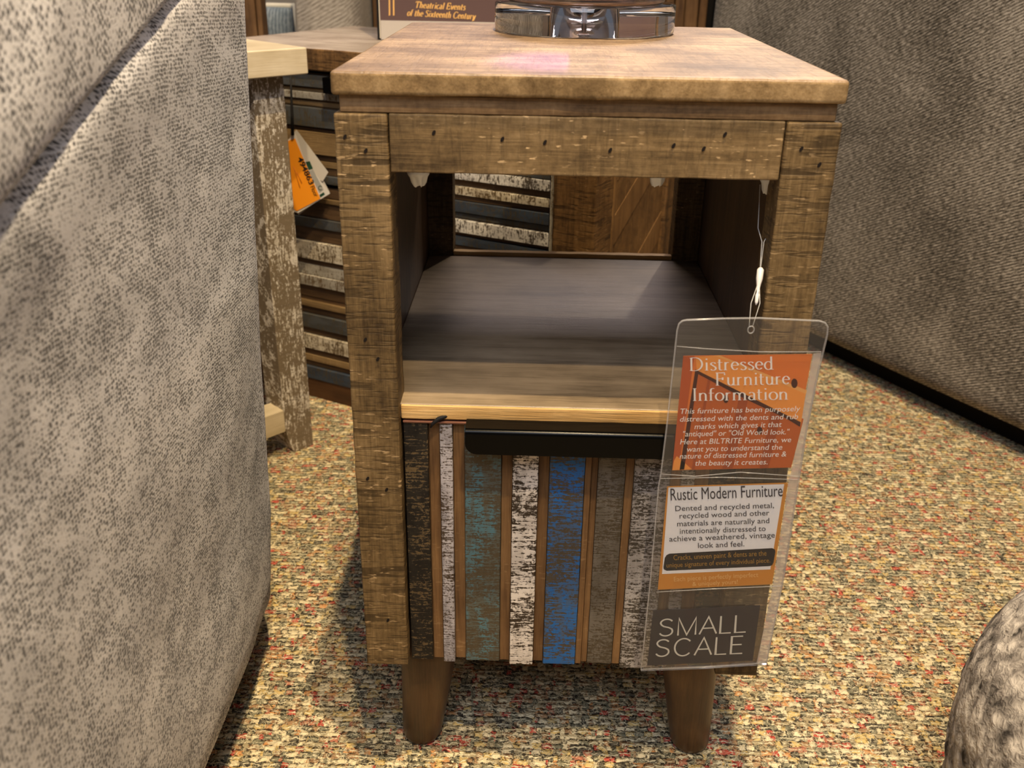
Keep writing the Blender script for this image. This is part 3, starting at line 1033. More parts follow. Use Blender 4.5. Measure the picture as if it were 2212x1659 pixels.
for body, a, b in (('This furniture has been purposely', (1470, 894), (1729, 888)), ('distressed with the dents and rub', (1469, 911), (1724, 905)),
                   ('marks which gives it that', (1500, 927), (1689, 922)), ('"antiqued" or "Old World look."', (1476, 943), (1706, 938)),
                   ('Here at BILTRITE Furniture, we', (1469, 960), (1709, 955)), ('want you to understand the', (1484, 976), (1690, 971)),
                   ('nature of distressed furniture &', (1468, 991), (1699, 986)), ('the beauty it creates.', (1502, 1006), (1658, 1003))):
    put_text(c, text_mesh(body, 0.2), a, b, 11.5, yt)
part(c, 'lettering', WHITE_INK, card1, False)
card1.children[0].matrix_parent_inverse = Matrix.Identity(4)

C_WH = [plain('card_white', (240, 240, 244), 0.5), plain('card_gold', (208, 140, 54), 0.5), plain('card_black', (22, 20, 26), 0.5)]
c = MB()
c.prism([at(x, y, YC) for x, y in [(1441, 1051), (1702, 1043), (1668, 1262), (1421, 1274)]], (0, 0.0003, 0), 1)
poly(c, [(1444, 1053), (1694, 1046), (1664, 1230), (1430, 1240)], y1, 0)
poly(c, [(1440, 1199), (1446, 1196), (1668, 1184), (1674, 1187), (1675, 1192), (1671, 1215), (1668, 1221), (1662, 1223), (1440, 1233), (1434, 1230), (1433, 1225), (1436, 1205)], y1 - 0.00005, 2)
card2 = part(c, 'white_card', C_WH, fixn=False)
tag(card2, 'white card with black and gold bands')
INK = [plain('dark_ink', (44, 40, 52), 0.5), plain('gold_ink', (168, 128, 52), 0.5), plain('pale_gold_ink', (232, 190, 120), 0.5)]
c = MB()
put_text(c, text_mesh('Rustic Modern Furniture', 0, 0.0), (1449, 1081), (1691, 1072), 26, yt, 0)
for body, a, b in (('Dented and recycled metal,', (1459, 1104), (1672, 1097)), ('recycled wood and other', (1468, 1120), (1662, 1113)), ('materials are naturally and', (1463, 1137), (1662, 1130)),
                   ('intentionally distressed to', (1469, 1153), (1654, 1147)), ('achieve a weathered, vintage', (1446, 1170), (1674, 1161)), ('look and feel.', (1508, 1184), (1608, 1180))):
    put_text(c, text_mesh(body), a, b, 11.5, yt, 0)
put_text(c, text_mesh('Cracks, uneven paint & dents are the'), (1455, 1210), (1656, 1200), 11, yt, 1)
put_text(c, text_mesh('unique signature of every individual piece.'), (1440, 1226), (1664, 1215), 10, yt, 1)
put_text(c, text_mesh('Each piece is perfectly imperfect'), (1456, 1256), (1638, 1246), 10, yt, 2)
put_text(c, text_mesh('& uniquely yours!'), (1496, 1266), (1594, 1261), 9.5, yt, 2)
part(c, 'lettering', INK, card2, False)
card2.children[0].matrix_parent_inverse = Matrix.Identity(4)

c = MB()
c.prism([at(x, y, YC) for x, y in [(1411, 1319), (1642, 1308), (1626, 1427), (1398, 1438)]], (0, 0.0003, 0), 0)
card3 = part(c, 'slate_card', plain('card_slate', (50, 48, 54), 0.45), fixn=False)
tag(card3, 'dark slate card with thin white capitals')
c = MB()
put_text(c, pen_mesh('SMALL', GS, 0.085, 0.075, 0.10, 0.06), (1424, 1375), (1611, 1365), 37, yt)
put_text(c, pen_mesh('SCALE', GS, 0.085, 0.075, 0.10, 0.08), (1416, 1419), (1607, 1411), 37, yt)
part(c, 'lettering', plain('pale_ink', (222, 220, 210), 0.5), card3, False)
card3.children[0].matrix_parent_inverse = Matrix.Identity(4)

# nylon loop with its plastic clasp
k = Vector((0.1332, 0.036, 0.540))
hole = ring_c + Vector((0, 0.0012, 0.0018))
clasp = (at(1640, 605, 0.004))
NT = thing('hanging_loop', 'thin clear nylon loop with white clasp holding up the clear plastic sleeve', 'string', tuple(hole))
bpy.context.view_layer.update()
s = MB()
s.tube([k + Vector((-0.0062, 0, 0)), k + Vector((-0.0052, -0.006, -0.030)), k.lerp(clasp, 0.6) + Vector((-0.0008, 0, 0)), clasp], 0.00030, 6)
s.tube([k + Vector((0.0062, 0, 0)), k + Vector((0.0045, -0.006, -0.030)), k.lerp(clasp, 0.6) + Vector((0.0006, 0, 0)), clasp], 0.00030, 6)
s.tube([clasp, clasp.lerp(hole, 0.5) + Vector((-0.0028, 0, 0)), hole + Vector((-0.0012, 0, 0))], 0.00030, 6)
s.tube([clasp, clasp.lerp(hole, 0.5) + Vector((0.0034, 0, 0)), hole + Vector((0.0012, 0, 0))], 0.00030, 6)
part(s, 'nylon_line', LINE, NT)
s = MB()
d = (hole - k).normalized()
s.tube([clasp - d * 0.009, clasp - d * 0.0075, clasp - d * 0.001, clasp + d * 0.003, clasp + d * 0.009, clasp + d * 0.011, clasp + d * 0.016, clasp + d * 0.018],
       [0.0012, 0.0024, 0.0024, 0.0016, 0.0008, 0.0014, 0.0012, 0.0004], 12)
tag(part(s, 'clasp', plain('clasp_plastic', (232, 226, 222), 0.3, 0.5), NT), 'small white plastic clasp')

# ------------------------------------------------------------------ lamp with acrylic base
LX, LY, LZ = 0.0105, 0.342, 0.6168
L = thing('table_lamp', 'clear acrylic and chrome lamp foot at the back of the rustic table', 'lamp', (LX, LY, LZ))
rb = 0.0865
b = MB()
b.lathe([(0, 0.0200), (0.004, 0.0200), (0.0205, 0.0200), (0.0225, 0.0180), (0.0225, 0.0), (rb - 0.0015, 0.0), (rb, 0.0015), (rb, 0.0250), (rb - 0.0015, 0.0265), (0, 0.0265)], (0, 0, 0), 96)
b.build('acrylic_foot', ACRYLIC, L)
b = MB()
b.lathe([(0, 0.0028), (0.0085, 0.0028), (0.0085, 0.0105), (0.0028, 0.0110), (0.0028, 0.0195), (0, 0.0195)], (0, 0, 0), 24)
b.build('fixing_nut', CHROME, L)
b = MB()
r2 = 0.0755
b.lathe([(0, 0.0267), (r2 - 0.002, 0.0267), (r2, 0.0287), (r2, 0.0500), (r2 - 0.002, 0.0520), (0.030, 0.0520), (0.018, 0.060), (0.0125, 0.075), (0.0125, 0.32), (0, 0.32)], (0, 0, 0), 96)
b.build('chrome_stem', CHROME, L)

# ------------------------------------------------------------------ cabinet behind, set at an angle
CA = (-0.4000, 0.7840)
CR = math.atan2(-0.4416, 0.8972)
K = thing('accent_cabinet', 'wide low brown cabinet with horizontal painted slats standing behind the small table', 'cabinet', (CA[0], CA[1], 0), CR)
S0, S1 = -0.125, 0.4955
t = MB()
t.box(S0 - 0.004, S1 + 0.006, -0.004, 0.346, 0.5250, 0.5560, 0.003, 2, cuts=('x', 20), amp=0.0006)
face_slot(t.build('cabinet_top', [W_BACKTOP, W_BACKPOST], K), 1, lambda n: n.z < 0.45)
t = MB()
t.box(S0, S1, 0.004, 0.340, 0.0, 0.0360, 0.001, 1)
t.build('plinth', W_BASE, K)
for a, bb in ((S0, -0.066), (0.4345, S1)):
    t = MB()
    t.box(a, bb, 0.0, 0.062, 0.0360, 0.5250, 0.004, 3, cuts=('z', 50), amp=0.0008)
    t.build('post', W_BACKPOST, K)
t = MB()
t.box(0.4345, S1, 0.285, 0.340, 0.0360, 0.5250, 0.004, 3, cuts=('z', 30), amp=0.0008)
t.build('post', W_BACKPOST, K)
# plank side with a diagonal brace
t = MB()
t.box(0.478, 0.4870, 0.062, 0.285, 0.0360, 0.5250, mi=0)
for kx in range(7):
    y0 = 0.062 + kx * 0.0318
    t.prism([(0.487, y0 + 0.0008, 0.036), (0.487, y0 + 0.0310, 0.036), (0.487, y0 + 0.0310, 0.525), (0.487, y0 + 0.0008, 0.525)], (0.0008, 0, 0), 0)
for zb0 in (0.170, 0.300, 0.390):
    t.prism([(0.487, 0.062, zb0), (0.487, 0.285, zb0 + 0.105), (0.487, 0.285, zb0 + 0.148), (0.487, 0.062, zb0 + 0.043)], (0.0016, 0, 0), 1)
t.box(0.484, 0.4950, 0.062, 0.074, 0.0360, 0.5250, 0.002, 1, mi=1)
t.build('plank_side', [W_PLANK, wood('brace_board', (92, 66, 38), (124, 92, 56), (144, 110, 70), 'Z', 0.0, 0.2)], K)
t = MB()
t.box(S0 + 0.004, 0.482, 0.016, 0.338, 0.036, 0.5235)
t.build('carcass', DARK, K)
HM = [H_BROWN, H_SLATE, H_TAN, H_GREY, H_CREAM, H_BLUE, H_WHITE, DARK]
left_list = [(.5190, .5020, 1, .008), (.5000, .4948, 2, .003), (.4946, .4848, 3, .006), (.4815, .4748, 2, .002), (.4728, .4458, 1, .008), (.4436, .4386, 0, .003), (.4384, .4062, 2, .006),
             (.4055, .3970, 0, .002), (.3965, .3876, 2, .004), (.3868, .3762, 0, .002), (.3758, .3640, 1, .007)]
left_list2 = [(.3560, .3420, 0, .004), (.3410, .3337, 2, .006), (.3330, .3090, 0, .003), (.3080, .2930, 1, .006), (.2920, .2716, 0, .002), (.2704, .2420, 4, .007), (.2412, .2326, 0, .002),
              (.2322, .2156, 3, .004), (.2152, .1984, 3, .008), (.1966, .1782, 0, .002), (.1712, .1616, 2, .006), (.1608, .1495, 0, .002), (.1488, .1255, 1, .007), (.1248, .1138, 0, .002),
              (.1132, .0886, 4, .007), (.0870, .0775, 0, .002), (.0770, .0661, 2, .005), (.0655, .0565, 0, .002), (.0560, .0345, 5, .007)]
right_list = [(.5190, .4900, 5, .007), (.4890, .4790, 0, .003), (.4780, .4480, 4, .006), (.4470, .4380, 2, .003), (.4370, .4140, 1, .007), (.4130, .3985, 6, .008), (.3978, .3890, 0, .002),
              (.3886, .3768, 4, .007), (.3754, .3690, 0, .003)]
right_list2 = [(.3686, .3530, 5, .007), (.3515, .3440, 1, .003), (.3420, .3240, 6, .008), (.3232, .3185, 0, .002), (.3180, .3050, 5, .006), (.3040, .2960, 0, .003), (.2950, .2700, 4, .007),
               (.2690, .2600, 0, .002), (.2590, .2300, 1, .007), (.2290, .2200, 2, .004), (.2190, .1850, 6, .007), (.1840, .1750, 0, .002), (.1740, .1450, 5, .007), (.1440, .1350, 2, .003),
               (.1340, .1000, 4, .007), (.0990, .0900, 0, .002), (.0890, .0600, 3, .006), (.0590, .0345, 1, .007)]


def slat_drawer(a, bb, lst):
    t = MB()
    z1, z0 = lst[0][0] + 0.0015, lst[-1][1] - 0.0008
    t.box(a, bb, 0.009, 0.020, z0, z1, mi=0)
    for zt_, zb2, mi, dep in lst:
        t.box(a + 0.0005, bb - 0.0005, 0.0095 - dep, 0.0100, zb2, zt_, 0.0006, 1, mi=mi, cuts=('x', 12), amp=0.0004)
    return t.build('drawer', HM, K)


d1 = slat_drawer(-0.064, 0.182, left_list)
slat_drawer(-0.064, 0.182, left_list2)
d3 = slat_drawer(0.186, 0.4330, right_list)
slat_drawer(0.186, 0.4330, right_list2)
t = MB()
t.box(0.0790, 0.170, -0.012, 0.004, 0.5170, 0.5190, 0.0005, 1)
t.box(0.0790, 0.170, -0.013, -0.011, 0.4975, 0.5190, 0.0005, 1)
t.build('handle', BLACK_METAL, d1)
t = MB()
t.box(0.4330, 0.4352, -0.004, 0.010, 0.036, 0.525, 0.0005, 1)
t.build('edge_trim', H_GREY, K)

# tags hanging from the cabinet by a black strap
PY = 0.738
TG = thing('price_tag', 'orange price label and white tags on a black strap in front of the slatted cabinet', 'tag', tuple(at(640, 455, PY)))
bpy.context.view_layer.update()


def tpart(mb, name, mats, fixn=True):
    o = mb.build(name, mats, TG, fixn)
    o.matrix_parent_inverse = TG.matrix_basis.inverted()
    return o


s = MB()
s.tube([at(628, 163, PY + 0.006), at(629, 200, PY), at(631, 250, PY - 0.002), at(632, 292, PY - 0.003)], [0.0012, 0.0016, 0.0022, 0.0026], 8)
tpart(s, 'strap', BLACK_STRAP)
s = MB()
s.prism([at(x, y, PY + 0.002) for x, y in [(640, 280), (709, 372), (697, 392), (600, 340)]], (0, 0.0004, 0), 0)
s.prism([at(x, y, PY + 0.004) for x, y in [(630, 284), (643, 284), (712, 415), (645, 464), (600, 400)]], (0, 0.0004, 0), 0)
tpart(s, 'back_tag', plain('grey_card', (196, 188, 176)))
s = MB()
s.prism([at(x, y, PY) for x, y in [(638, 288), (657, 345), (713, 418), (690, 432), (644, 460), (590, 440), (590, 330)]], (0, 0.0004, 0), 0)
y2 = PY - 0.0002
poly(s, [(660, 350), (669, 348), (676, 364), (667, 368)], y2, 1)
poly(s, [(690, 421), (699, 415), (702, 420), (692, 427)], y2, 1)
poly(s, [(667, 370), (676, 366), (699, 410), (690, 417)], y2, 2)
s.tube([at(692 + 4 * math.cos(a), 406 + 4.5 * math.sin(a), y2) for a in [R(q) for q in range(40, 330, 24)]], 0.0005, 5, mi=1)
tpart(s, 'printed_tag', [plain('white_card_stock', (214, 208, 198)), plain('tag_green', (28, 66, 46)), plain('tag_grey', (160, 158, 152))], False)
s = MB()
s.prism([at(x, y, PY - 0.001) for x, y in [(618, 306), (637, 299), (692, 429), (641, 456), (585, 420)]], (0, 0.0004, 0), 0)
ink = 1
yt2 = PY - 0.0015
put_text(s, text_mesh('494863', 0, 0.02), (642, 342), (669, 400), 11.5, yt2, 1, (0.90, -0.43))
put_text(s, text_mesh('Floor'), (670, 404), (680, 426), 9.5, yt2, 1, (0.90, -0.43))
for k_, (a, b2) in enumerate((((641, 372), (652, 396)), ((634, 360), (648, 406)))):
    s.tube([at(a[0], a[1], yt2), at(b2[0], b2[1], yt2)], 0.0004, 4, mi=2)
tpart(s, 'orange_label', [plain('orange_label', (246, 152, 30), 0.5), plain('tag_ink', (40, 24, 20)), plain('tag_faint_ink', (176, 98, 24))], False)

# ------------------------------------------------------------------ book on the cabinet
BY = 0.8900
BK = thing('hardcover_book', 'upright brown hardcover book with gold title standing on the slatted cabinet', 'book', (-0.17, BY + 0.02, 0.556))
bpy.context.view_layer.update()


def bpart(mb, name, mats, parent=BK, fixn=True):
    o = mb.build(name, mats, parent, fixn)
    if parent is BK:
        o.matrix_parent_inverse = BK.matrix_basis.inverted()
    return o


bx0, bx1, zB, zT = -0.2738, -0.0640, 0.5566, 0.860
s = MB()
s.box(bx0, bx1, BY, BY + 0.003, zB, zT, 0.0006, 1, mi=0)
s.box(bx0 + 0.0004, bx1 - 0.0004, BY - 0.0002, BY + 0.001, zB + 0.0004, 0.5845, mi=1)
cover = bpart(s, 'front_cover', [plain('book_plum_cover', (92, 72, 70), 0.45), plain('book_grey_band', (186, 178, 170), 0.5)])
s = MB()
s.box(bx0 - 0.0050, bx1, BY + 0.030, BY + 0.033, zB, zT, 0.0006, 1)
s.box(bx0 - 0.0055, bx0 - 0.0030, BY + 0.002, BY + 0.033, zB, zT, 0.0008, 1)
bpart(s, 'back_cover', plain('book_black_board', (20, 18, 20), 0.6))
s = MB()
s.box(bx0 - 0.002, bx1 - 0.004, BY + 0.003, BY + 0.030, zB + 0.002, zT - 0.004)
bpart(s, 'pages', plain('book_pages', (214, 204, 184), 0.8))
GOLD = plain('gold_foil', (226, 178, 106), 0.4)
s = MB()
by = BY - 0.0006
put_text(s, pen_mesh('Theatrical Events', GL, 0.19, 0.07, 0.22, 0.03), (897, 17), (1006, 22), 14, by)
put_text(s, pen_mesh('of the Sixteenth Century', GL, 0.19, 0.07, 0.22, 0.03), (879, 34), (1028, 42), 14, by)
for xx in (839, 848):
    poly(s, [(xx, -60), (xx + 3, -60), (xx + 4, 33), (xx + 1, 34)], by)
lt = bpart(s, 'lettering', GOLD, cover, False)
lt.matrix_parent_inverse = Matrix.Identity(4)

# ------------------------------------------------------------------ limed side table on the left
LTK = (-0.326, 0.6216)
LTR = math.atan2(-0.733, -0.68)                  # local x runs along the front edge, local y back from it
LT = thing('limed_side_table', 'cream topped side table with whitewashed leg beside the left sofa', 'side table', (LTK[0], LTK[1], 0), LTR)
# local x = along e1, local -y = along e2 (to the back)
t = MB()
t.box(0.0, 0.44, -0.40, 0.0, 0.5375, 0.5700, 0.002, 2)
t.build('tabletop', W_CREAM, LT)
for lx in (0.024, 0.37):
    for ly in (-0.068, -0.375):
        t = MB()
        t.box(lx, lx + 0.046, ly, ly + 0.046, 0.0, 0.5375, 0.0015, 2, cuts=('z', 20), amp=0.0005)
        if lx < 0.1:
            for v in t.bm.verts:                # foot cut back on its outer side
                if v.co.z < 0.036 and v.co.x > lx + 0.03:
                    v.co.x -= (0.036 - v.co.z) * 0.35
        t.build('leg', W_LIMED, LT)
t = MB()
t.box(0.070, 0.37, -0.055, -0.020, 0.040, 0.075, 0.001, 1)
t.build('stretcher', W_CREAM, LT)
t = MB()
t.box(0.035, 0.395, -0.060, -0.036, 0.49, 0.5375, 0.001, 1)
t.box(0.035, 0.060, -0.365, -0.060, 0.49, 0.5375, 0.001, 1)
t.build('apron', W_LIMED, LT)

# ------------------------------------------------------------------ left sofa, close to the camera
LS = thing('grey_sofa', 'pale grey knit sofa arm filling the left foreground', 'sofa', (-0.75, -0.35, 0))
bpy.context.view_layer.update()
prof_z = [0.050, 0.056, 0.075, 0.101, 0.17, 0.246, 0.31, 0.370, 0.42, 0.465, 0.52, 0.580, 0.650, 0.72, 0.78, 0.80]
prof_x = [-0.318, -0.303, -0.2945, -0.2915, -0.286, -0.2825, -0.2790, -0.2765, -0.2755, -0.2750, -0.2715, -0.2672, -0.2620, -0.2620, -0.275, -0.30]


def lerp_prof(z):
    for i in range(len(prof_z) - 1):
        if prof_z[i] <= z <= prof_z[i + 1]:
            f = (z - prof_z[i]) / (prof_z[i + 1] - prof_z[i])
            return prof_x[i] + (prof_x[i + 1] - prof_x[i]) * f
    return prof_x[-1]


SEAM_Y, SEAM_Z, SEAM_A = -0.205, 0.6015, math.atan2(0.054, 0.185)


def sofa_plan(z):
    """points of the plan outline at height z from near end to far end, round far corner"""
    xs_ = lerp_prof(z)
    r = 0.075
    yf_ = 0.215
    pts = []
    ys = [-1.0 + i * 0.02 for i in range(int((yf_ - r + 1.0) / 0.02) + 1)]
    for y in ys:
        wav = 0.004 * mnoise.noise(Vector((y * 6, z * 5, 3.1))) + 0.0015 * mnoise.noise(Vector((y * 17, z * 13, 1.7)))
        dl = ((z - SEAM_Z) - (y - SEAM_Y) * math.tan(SEAM_A)) * math.cos(SEAM_A)      # distance from the seam
        groove = -0.005 * math.exp(-((dl + 0.001) / 0.003) ** 2) + (0.0012 * math.exp(-((dl + 0.03) / 0.022) ** 2) if dl < 0 else -0.006 * max(0.0, min(1.0, (0.06 - y) / 0.1)))
        pts.append(Vector((xs_ - 0.06 * (y - 0.10) * (1 if y < 0.1 else 0) * 0.35 + wav + groove, y, z)))
    x_end = xs_
    for a in range(9, 91, 9):
        ya = yf_ - r + r * R(a)
        wav = 0.004 * mnoise.noise(Vector((ya * 6, z * 5, 3.1))) + 0.0015 * mnoise.noise(Vector((ya * 17, z * 13, 1.7)))
        pts.append(Vector((x_end - r + (r + wav) * math.cos(R(a)), yf_ - r + (r + wav) * math.sin(R(a)), z)))
    for i in range(1, 18):
        pts.append(Vector((x_end - r - i * 0.045, yf_, z)))
    return pts


zs_ = []
for i in range(len(prof_z) - 1):
    n_ = max(1, int((prof_z[i + 1] - prof_z[i]) / (0.0045 if 0.5 < prof_z[i] < 0.72 else 0.02)))
    zs_ += [prof_z[i] + (prof_z[i + 1] - prof_z[i]) * q / n_ for q in range(n_)]
zs_.append(prof_z[-1])
plans = [sofa_plan(z) for z in zs_]
NP_ = min(len(p) for p in plans)
arcl = [0.0]
for i in range(1, NP_):
    arcl.append(arcl[-1] + (plans[5][i] - plans[5][i - 1]).length)
m = MB()
vs = m.grid(lambda i, j: plans[j][i], NP_, len(zs_), 0, lambda i, j: (arcl[i], zs_[j] + 0.06 * arcl[i]))
# close over the top, the ends and underneath
back = [m.bm.verts.new((-1.02, -1.0, z)) for z in (zs_[0], zs_[-1])]
m.bm.faces.new([vs[i][-1] for i in range(NP_)] + [back[1]])
m.bm.faces.new([vs[i][0] for i in range(NP_)] + [back[0]])
m.bm.faces.new([vs[0][j] for j in range(len(zs_))] + [back[1], back[0]])
m.bm.faces.new([vs[-1][j] for j in range(len(zs_))] + [back[1], back[0]])
o = m.build('arm', FAB_LEFT, LS)
o.matrix_parent_inverse = LS.matrix_basis.inverted()
# padded roll that overhangs the arm, its seam rising away from the camera
m = MB()
ang = math.atan2(0.054, 0.185)
NPAD, NSEG = 60, 26


def pad(i, j):
    u_ = -1.05 + 1.40 * i / (NPAD - 1)
    a = j / (NSEG - 1)
    # cross section (outwards, up) starting in the seam groove
    if a < 0.25:
        q = a / 0.25
        ox, oz = -0.008 + 0.0095 * math.sin(q * math.pi / 2), 0.008 * (1 - math.cos(q * math.pi / 2))
    else:
        q = (a - 0.25) / 0.75
        ox, oz = 0.0015 + 0.004 * math.sin(q * math.pi) - 0.03 * q * q, 0.010 + 0.15 * q
    cz = 0.0 if i < NPAD - 6 else 0.0
    shrink = 1.0 if u_ < 0.25 else max(0.0, 1 - ((u_ - 0.25) / 0.10) ** 2) ** 0.5
    wav = 0.0015 * mnoise.noise(Vector((u_ * 9, a * 4, 2.2)))
    y = -0.205 + u_ * math.cos(ang) + 0.0
    z = 0.6015 + u_ * math.sin(ang) + oz
    x = -0.262 - 0.021 * min(0.0, y - 0.10) + (ox - 0.002 + wav) * (shrink if ox > 0 else 1) - 0.012 * (1 - shrink)
    return Vector((x, y, z))


vsp = m.grid(pad, NPAD, NSEG, 0, lambda i, j: (1.40 * i / (NPAD - 1) * 0.82 + 0.21 * j / (NSEG - 1) * 0.57, 0.21 * j / (NSEG - 1) * 0.82 - 1.40 * i / (NPAD - 1) * 0.57))
bz = [[m.bm.verts.new(vsp[i][j].co + Vector((-0.05, 0, 0))) for j in (0, NSEG - 1)] for i in range(NPAD)]
for i in range(NPAD - 1):
    m.bm.faces.new((vsp[i][0], vsp[i + 1][0], bz[i + 1][0], bz[i][0]))
    m.bm.faces.new((vsp[i][-1], vsp[i + 1][-1], bz[i + 1][1], bz[i][1]))
for i in (0, NPAD - 1):
    m.bm.faces.new([vsp[i][j] for j in range(NSEG)] + [bz[i][1], bz[i][0]])
o = m.build('arm_pad', FAB_PAD, LS)
o.matrix_parent_inverse = LS.matrix_basis.inverted()
m = MB()
m.box(-1.0, -0.325, -0.98, 0.17, 0.0, 0.052)
o = m.build('base', plain('shade_black_base', (18, 20, 22), 0.9), LS)  # black colour stands for the shade under the sofa
o.matrix_parent_inverse = LS.matrix_basis.inverted()

# ------------------------------------------------------------------ right sofa
N0 = Vector((0.4937, 0.9496, 0))
DIR = Vector((0.495, -0.869, 0))
NRM = Vector((0.869, 0.495, 0))
RS = thing('charcoal_sofa', 'dark grey twill sofa side rising behind and right of the rustic table', 'sofa', tuple(N0 + NRM * 0.3))
bpy.context.view_layer.update()
m = MB()
U0, U1 = -0.420, 1.15
nu, nvv = 60, 44


def rside(i, j):
    u_ = U0 + (U1 - U0) * i / (nu - 1)
    z = 0.05 + 0.90 * j / (nvv - 1)
    bul = 0.014 * math.sin(math.pi * min(1, (z - 0.05) / 0.9)) + 0.006 * mnoise.noise(Vector((u_ * 3, z * 3, 5)))
    lean = -0.05 * (z - 0.05) * (1 if u_ < 0.2 else 1) * 0.0
    edge = 0.0
    du = min(u_ - U0, U1 - u_)
    if du < 0.04:
        edge = 0.04 - math.sqrt(max(0, 0.04 ** 2 - (0.04 - du) ** 2))
    dz = 0.95 - z
    if dz < 0.05:
        edge = max(edge, 0.05 - math.sqrt(max(0, 0.05 ** 2 - (0.05 - dz) ** 2)))
    dzb = z - 0.05
    if dzb < 0.012:
        edge = max(edge, 0.012 - math.sqrt(max(0, 0.012 ** 2 - (0.012 - dzb) ** 2)))
    return N0 + DIR * u_ + NRM * (edge - bul + 0.008 + lean) + Vector((0, 0, z))


vs = m.grid(rside, nu, nvv, 0, lambda i, j: (U0 + (U1 - U0) * i / (nu - 1), 0.05 + 0.90 * j / (nvv - 1)))
bkc = {}
for i, j in ((0, 0), (nu - 1, 0), (nu - 1, nvv - 1), (0, nvv - 1)):
    bkc[(i, j)] = m.bm.verts.new(vs[i][j].co + NRM * 0.75)
m.bm.faces.new([vs[i][0] for i in range(nu)] + [bkc[(nu - 1, 0)], bkc[(0, 0)]])
m.bm.faces.new([vs[i][nvv - 1] for i in range(nu)] + [bkc[(nu - 1, nvv - 1)], bkc[(0, nvv - 1)]])
m.bm.faces.new([vs[0][j] for j in range(nvv)] + [bkc[(0, nvv - 1)], bkc[(0, 0)]])
m.bm.faces.new([vs[nu - 1][j] for j in range(nvv)] + [bkc[(nu - 1, nvv - 1)], bkc[(nu - 1, 0)]])
m.bm.faces.new([bkc[(0, 0)], bkc[(nu - 1, 0)], bkc[(nu - 1, nvv - 1)], bkc[(0, nvv - 1)]])
o = m.build('side', FAB_RIGHT, RS)
o.matrix_parent_inverse = RS.matrix_basis.inverted()
m = MB()
a = N0 + DIR * (U0 + 0.05) + NRM * 0.07
b_ = N0 + DIR * (U1 - 0.05) + NRM * 0.07
m.prism([a, b_, b_ + NRM * 0.6, a + NRM * 0.6], (0, 0, 0.052))
o = m.build('base', plain('shade_black_base_right', (14, 13, 13), 0.9), RS)  # coloured black for the shadow gap below this sofa side
o.matrix_parent_inverse = RS.matrix_basis.inverted()

# ------------------------------------------------------------------ boucle pouf, lower right corner
BOUCLE = make_boucle()
m = MB()
NU, NV = 180, 90
pc = Vector((0.490, -0.150, 0.0))


def pouf(i, j):
    a = 2 * math.pi * i / (NU - 1)
    b2 = math.pi * j / (NV - 1)
    sgn = lambda q, e: math.copysign(abs(q) ** e, q)
    rr_ = 0.205
    p = Vector((rr_ * math.cos(a) * sgn(math.sin(b2), 0.72), rr_ * math.sin(a) * sgn(math.sin(b2), 0.72), 0.150 + 0.150 * sgn(math.cos(b2), 0.80)))
    d = mnoise.noise(p * 95) * 0.0020 + mnoise.noise(p * 170) * 0.0012
    n_ = (p - Vector((0, 0, 0.150))).normalized()
    p += n_ * d
    p.z = max(p.z, 0.0005)
    return p


m.grid(pouf, NU, NV, 0)
bmesh.ops.remove_doubles(m.bm, verts=list(m.bm.verts), dist=1e-5)
pf = m.build('boucle_pouf', BOUCLE)
pf.location = pc
tag(pf, 'nubbly grey boucle pouf cut off by the lower right corner', 'pouf')

# ------------------------------------------------------------------ furniture beyond the cabinet
AS = thing('pale_sofa', 'pale grey upholstered sofa arm beyond the slatted cabinet', 'sofa', (-0.75, 1.75, 0))
bpy.context.view_layer.update()
m = MB()
X0, X1 = -0.5215, -0.3995


def parm(i, j):
    q = i / 20.0
    z = 0.02 + 0.83 * j / 30.0
    # front face with rounded right edge then side
    path = [(X0, 1.40), (X1 - 0.012, 1.40), (X1, 1.412), (X1, 2.25)]
    L_ = [0]
    for a, b in zip(path, path[1:]):
        L_.append(L_[-1] + math.hypot(b[0] - a[0], b[1] - a[1]))
    d = q * L_[-1]
    for k in range(3):
        if d <= L_[k + 1] + 1e-9:
            f = (d - L_[k]) / (L_[k + 1] - L_[k])
            x = path[k][0] + (path[k + 1][0] - path[k][0]) * f
            y = path[k][1] + (path[k + 1][1] - path[k][1]) * f
            break
    wv = 0.002 * mnoise.noise(Vector((x * 30, y * 20, z * 6)))
    return Vector((x, y + wv, z))


vs = m.grid(parm, 21, 31, 0, lambda i, j: (i * 0.048, 0.83 * j / 30))
m.bm.faces.new([vs[i][30] for i in range(21)] + [m.bm.verts.new((X0, 2.25, 0.85))])
c0 = m.bm.verts.new((X0, 2.25, 0.02))
m.bm.faces.new([vs[i][0] for i in range(21)] + [c0])
o = m.build('arm', FAB_BACK, AS)
o.matrix_parent_inverse = AS.matrix_basis.inverted()
m = MB()
m.box(-1.6, X0 - 0.002, 1.45, 2.2, 0.02, 0.44, 0.03, 3)
o = m.build('seat', FAB_BACK, AS)
o.matrix_parent_inverse = AS.matrix_basis.inverted()
m = MB()
m.box(-1.6, X0 - 0.002, 1.98, 2.25, 0.44, 0.95, 0.04, 3)
o = m.build('backrest', FAB_BACK, AS)
o.matrix_parent_inverse = AS.matrix_basis.inverted()

PLW = thing('throw_pillow', 'blue grey throw pillow with cream piping on the pale sofa', 'pillow', (-0.61, 1.52, 0.44))
bpy.context.view_layer.update()
px0, px1, pz0, pz1, pyc = -0.82, at(635, 30, 1.5).x, 0.450, 0.566, 1.50
m = MB()


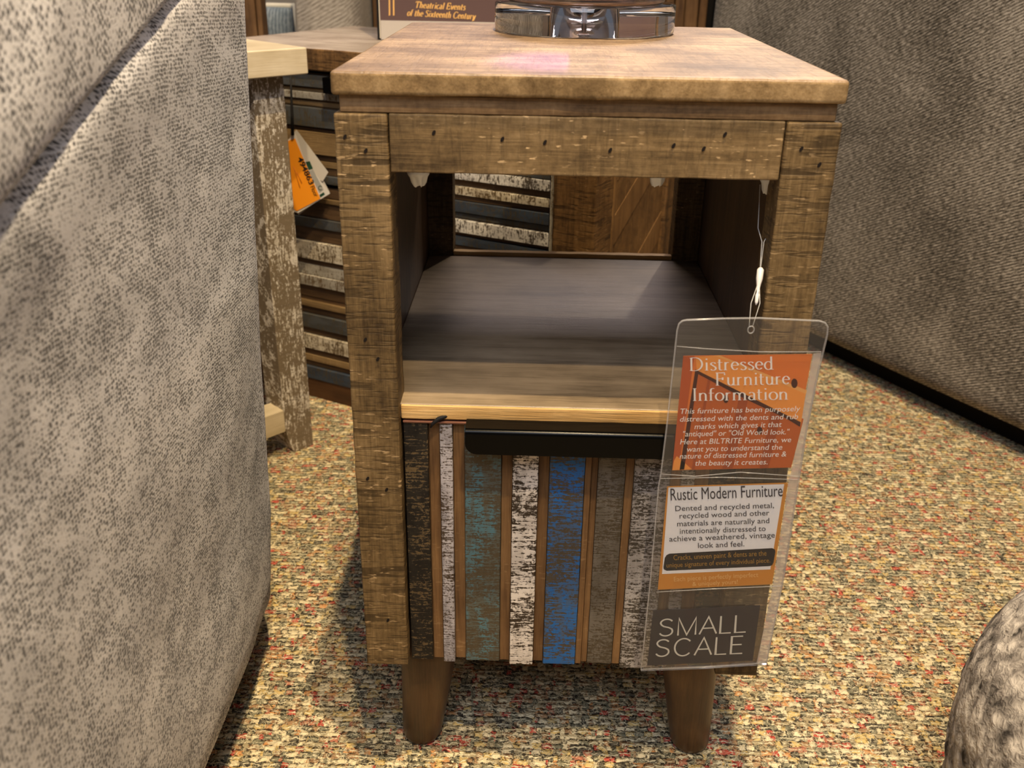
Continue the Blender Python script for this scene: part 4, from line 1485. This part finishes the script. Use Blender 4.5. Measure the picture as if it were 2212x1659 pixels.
def pil(sgn):
    def f(i, j):
        u_, v_ = i / 20.0, j / 20.0
        th_ = 0.055 * (max(0, 4 * u_ * (1 - u_)) ** 0.45) * (max(0, 4 * v_ * (1 - v_)) ** 0.45)
        return Vector((px0 + (px1 - px0) * u_, pyc + sgn * th_, pz0 + (pz1 - pz0) * v_))
    return f


m.grid(pil(-1), 21, 21, 0, lambda i, j: (i * 0.014, j * 0.008))
m.grid(pil(1), 21, 21, 0, lambda i, j: (i * 0.014, j * 0.008))
bmesh.ops.remove_doubles(m.bm, verts=list(m.bm.verts), dist=1e-5)
o = m.build('cushion', PILLOW, PLW)
o.matrix_parent_inverse = PLW.matrix_basis.inverted()
m = MB()
m.tube([(px0, pyc, pz0), (px0, pyc, pz1), (px1, pyc, pz1), (px1, pyc, pz0)], 0.0065, 8, closed=True)
o = m.build('piping', PIPING, PLW)
o.matrix_parent_inverse = PLW.matrix_basis.inverted()

# brown post left of the pillow
m = MB()
pa, pb = at(535, 0, 1.25), at(563, 0, 1.25)
m.box(pa.x - 0.012, (pa.x + pb.x) / 2, 1.25, 1.29, 0.0, 1.1, 0.002, 2)
m.box((pa.x + pb.x) / 2 + 0.001, pb.x - 0.001, 1.253, 1.29, 0.0, 1.1, 0.002, 2)
tag(m.build('wooden_post', W_HUTCH), 'brown wooden post between the grey sofa arm and the blue pillow', 'post')

# boarded hutch beyond the cabinet and the book
HU = thing('boarded_hutch', 'tall dark brown boarded hutch behind the book and the lamp', 'hutch', (-0.05, 1.72, 0))
bpy.context.view_layer.update()
m = MB()
m.box(-0.395, 0.345, 1.575, 2.0, 0.0, 1.25)
o = m.build('carcass', DARK, HU)
o.matrix_parent_inverse = HU.matrix_basis.inverted()
m = MB()
xb = -0.395
wds = [0.018, 0.036, 0.030, 0.042, 0.05, 0.06, 0.055, 0.06, 0.05, 0.055, 0.06, 0.05, 0.024, 0.018, 0.022, 0.020, 0.022, 0.03, 0.018]
for i, w_ in enumerate(wds):
    if xb + w_ > 0.347:
        break
    m.box(xb + 0.0008, xb + w_ - 0.0008, 1.555 + 0.006 * (i % 2), 1.576, 0.0, 1.25, 0.002, 1)
    xb += w_
o = m.build('board_front', W_HUTCH, HU)
o.matrix_parent_inverse = HU.matrix_basis.inverted()
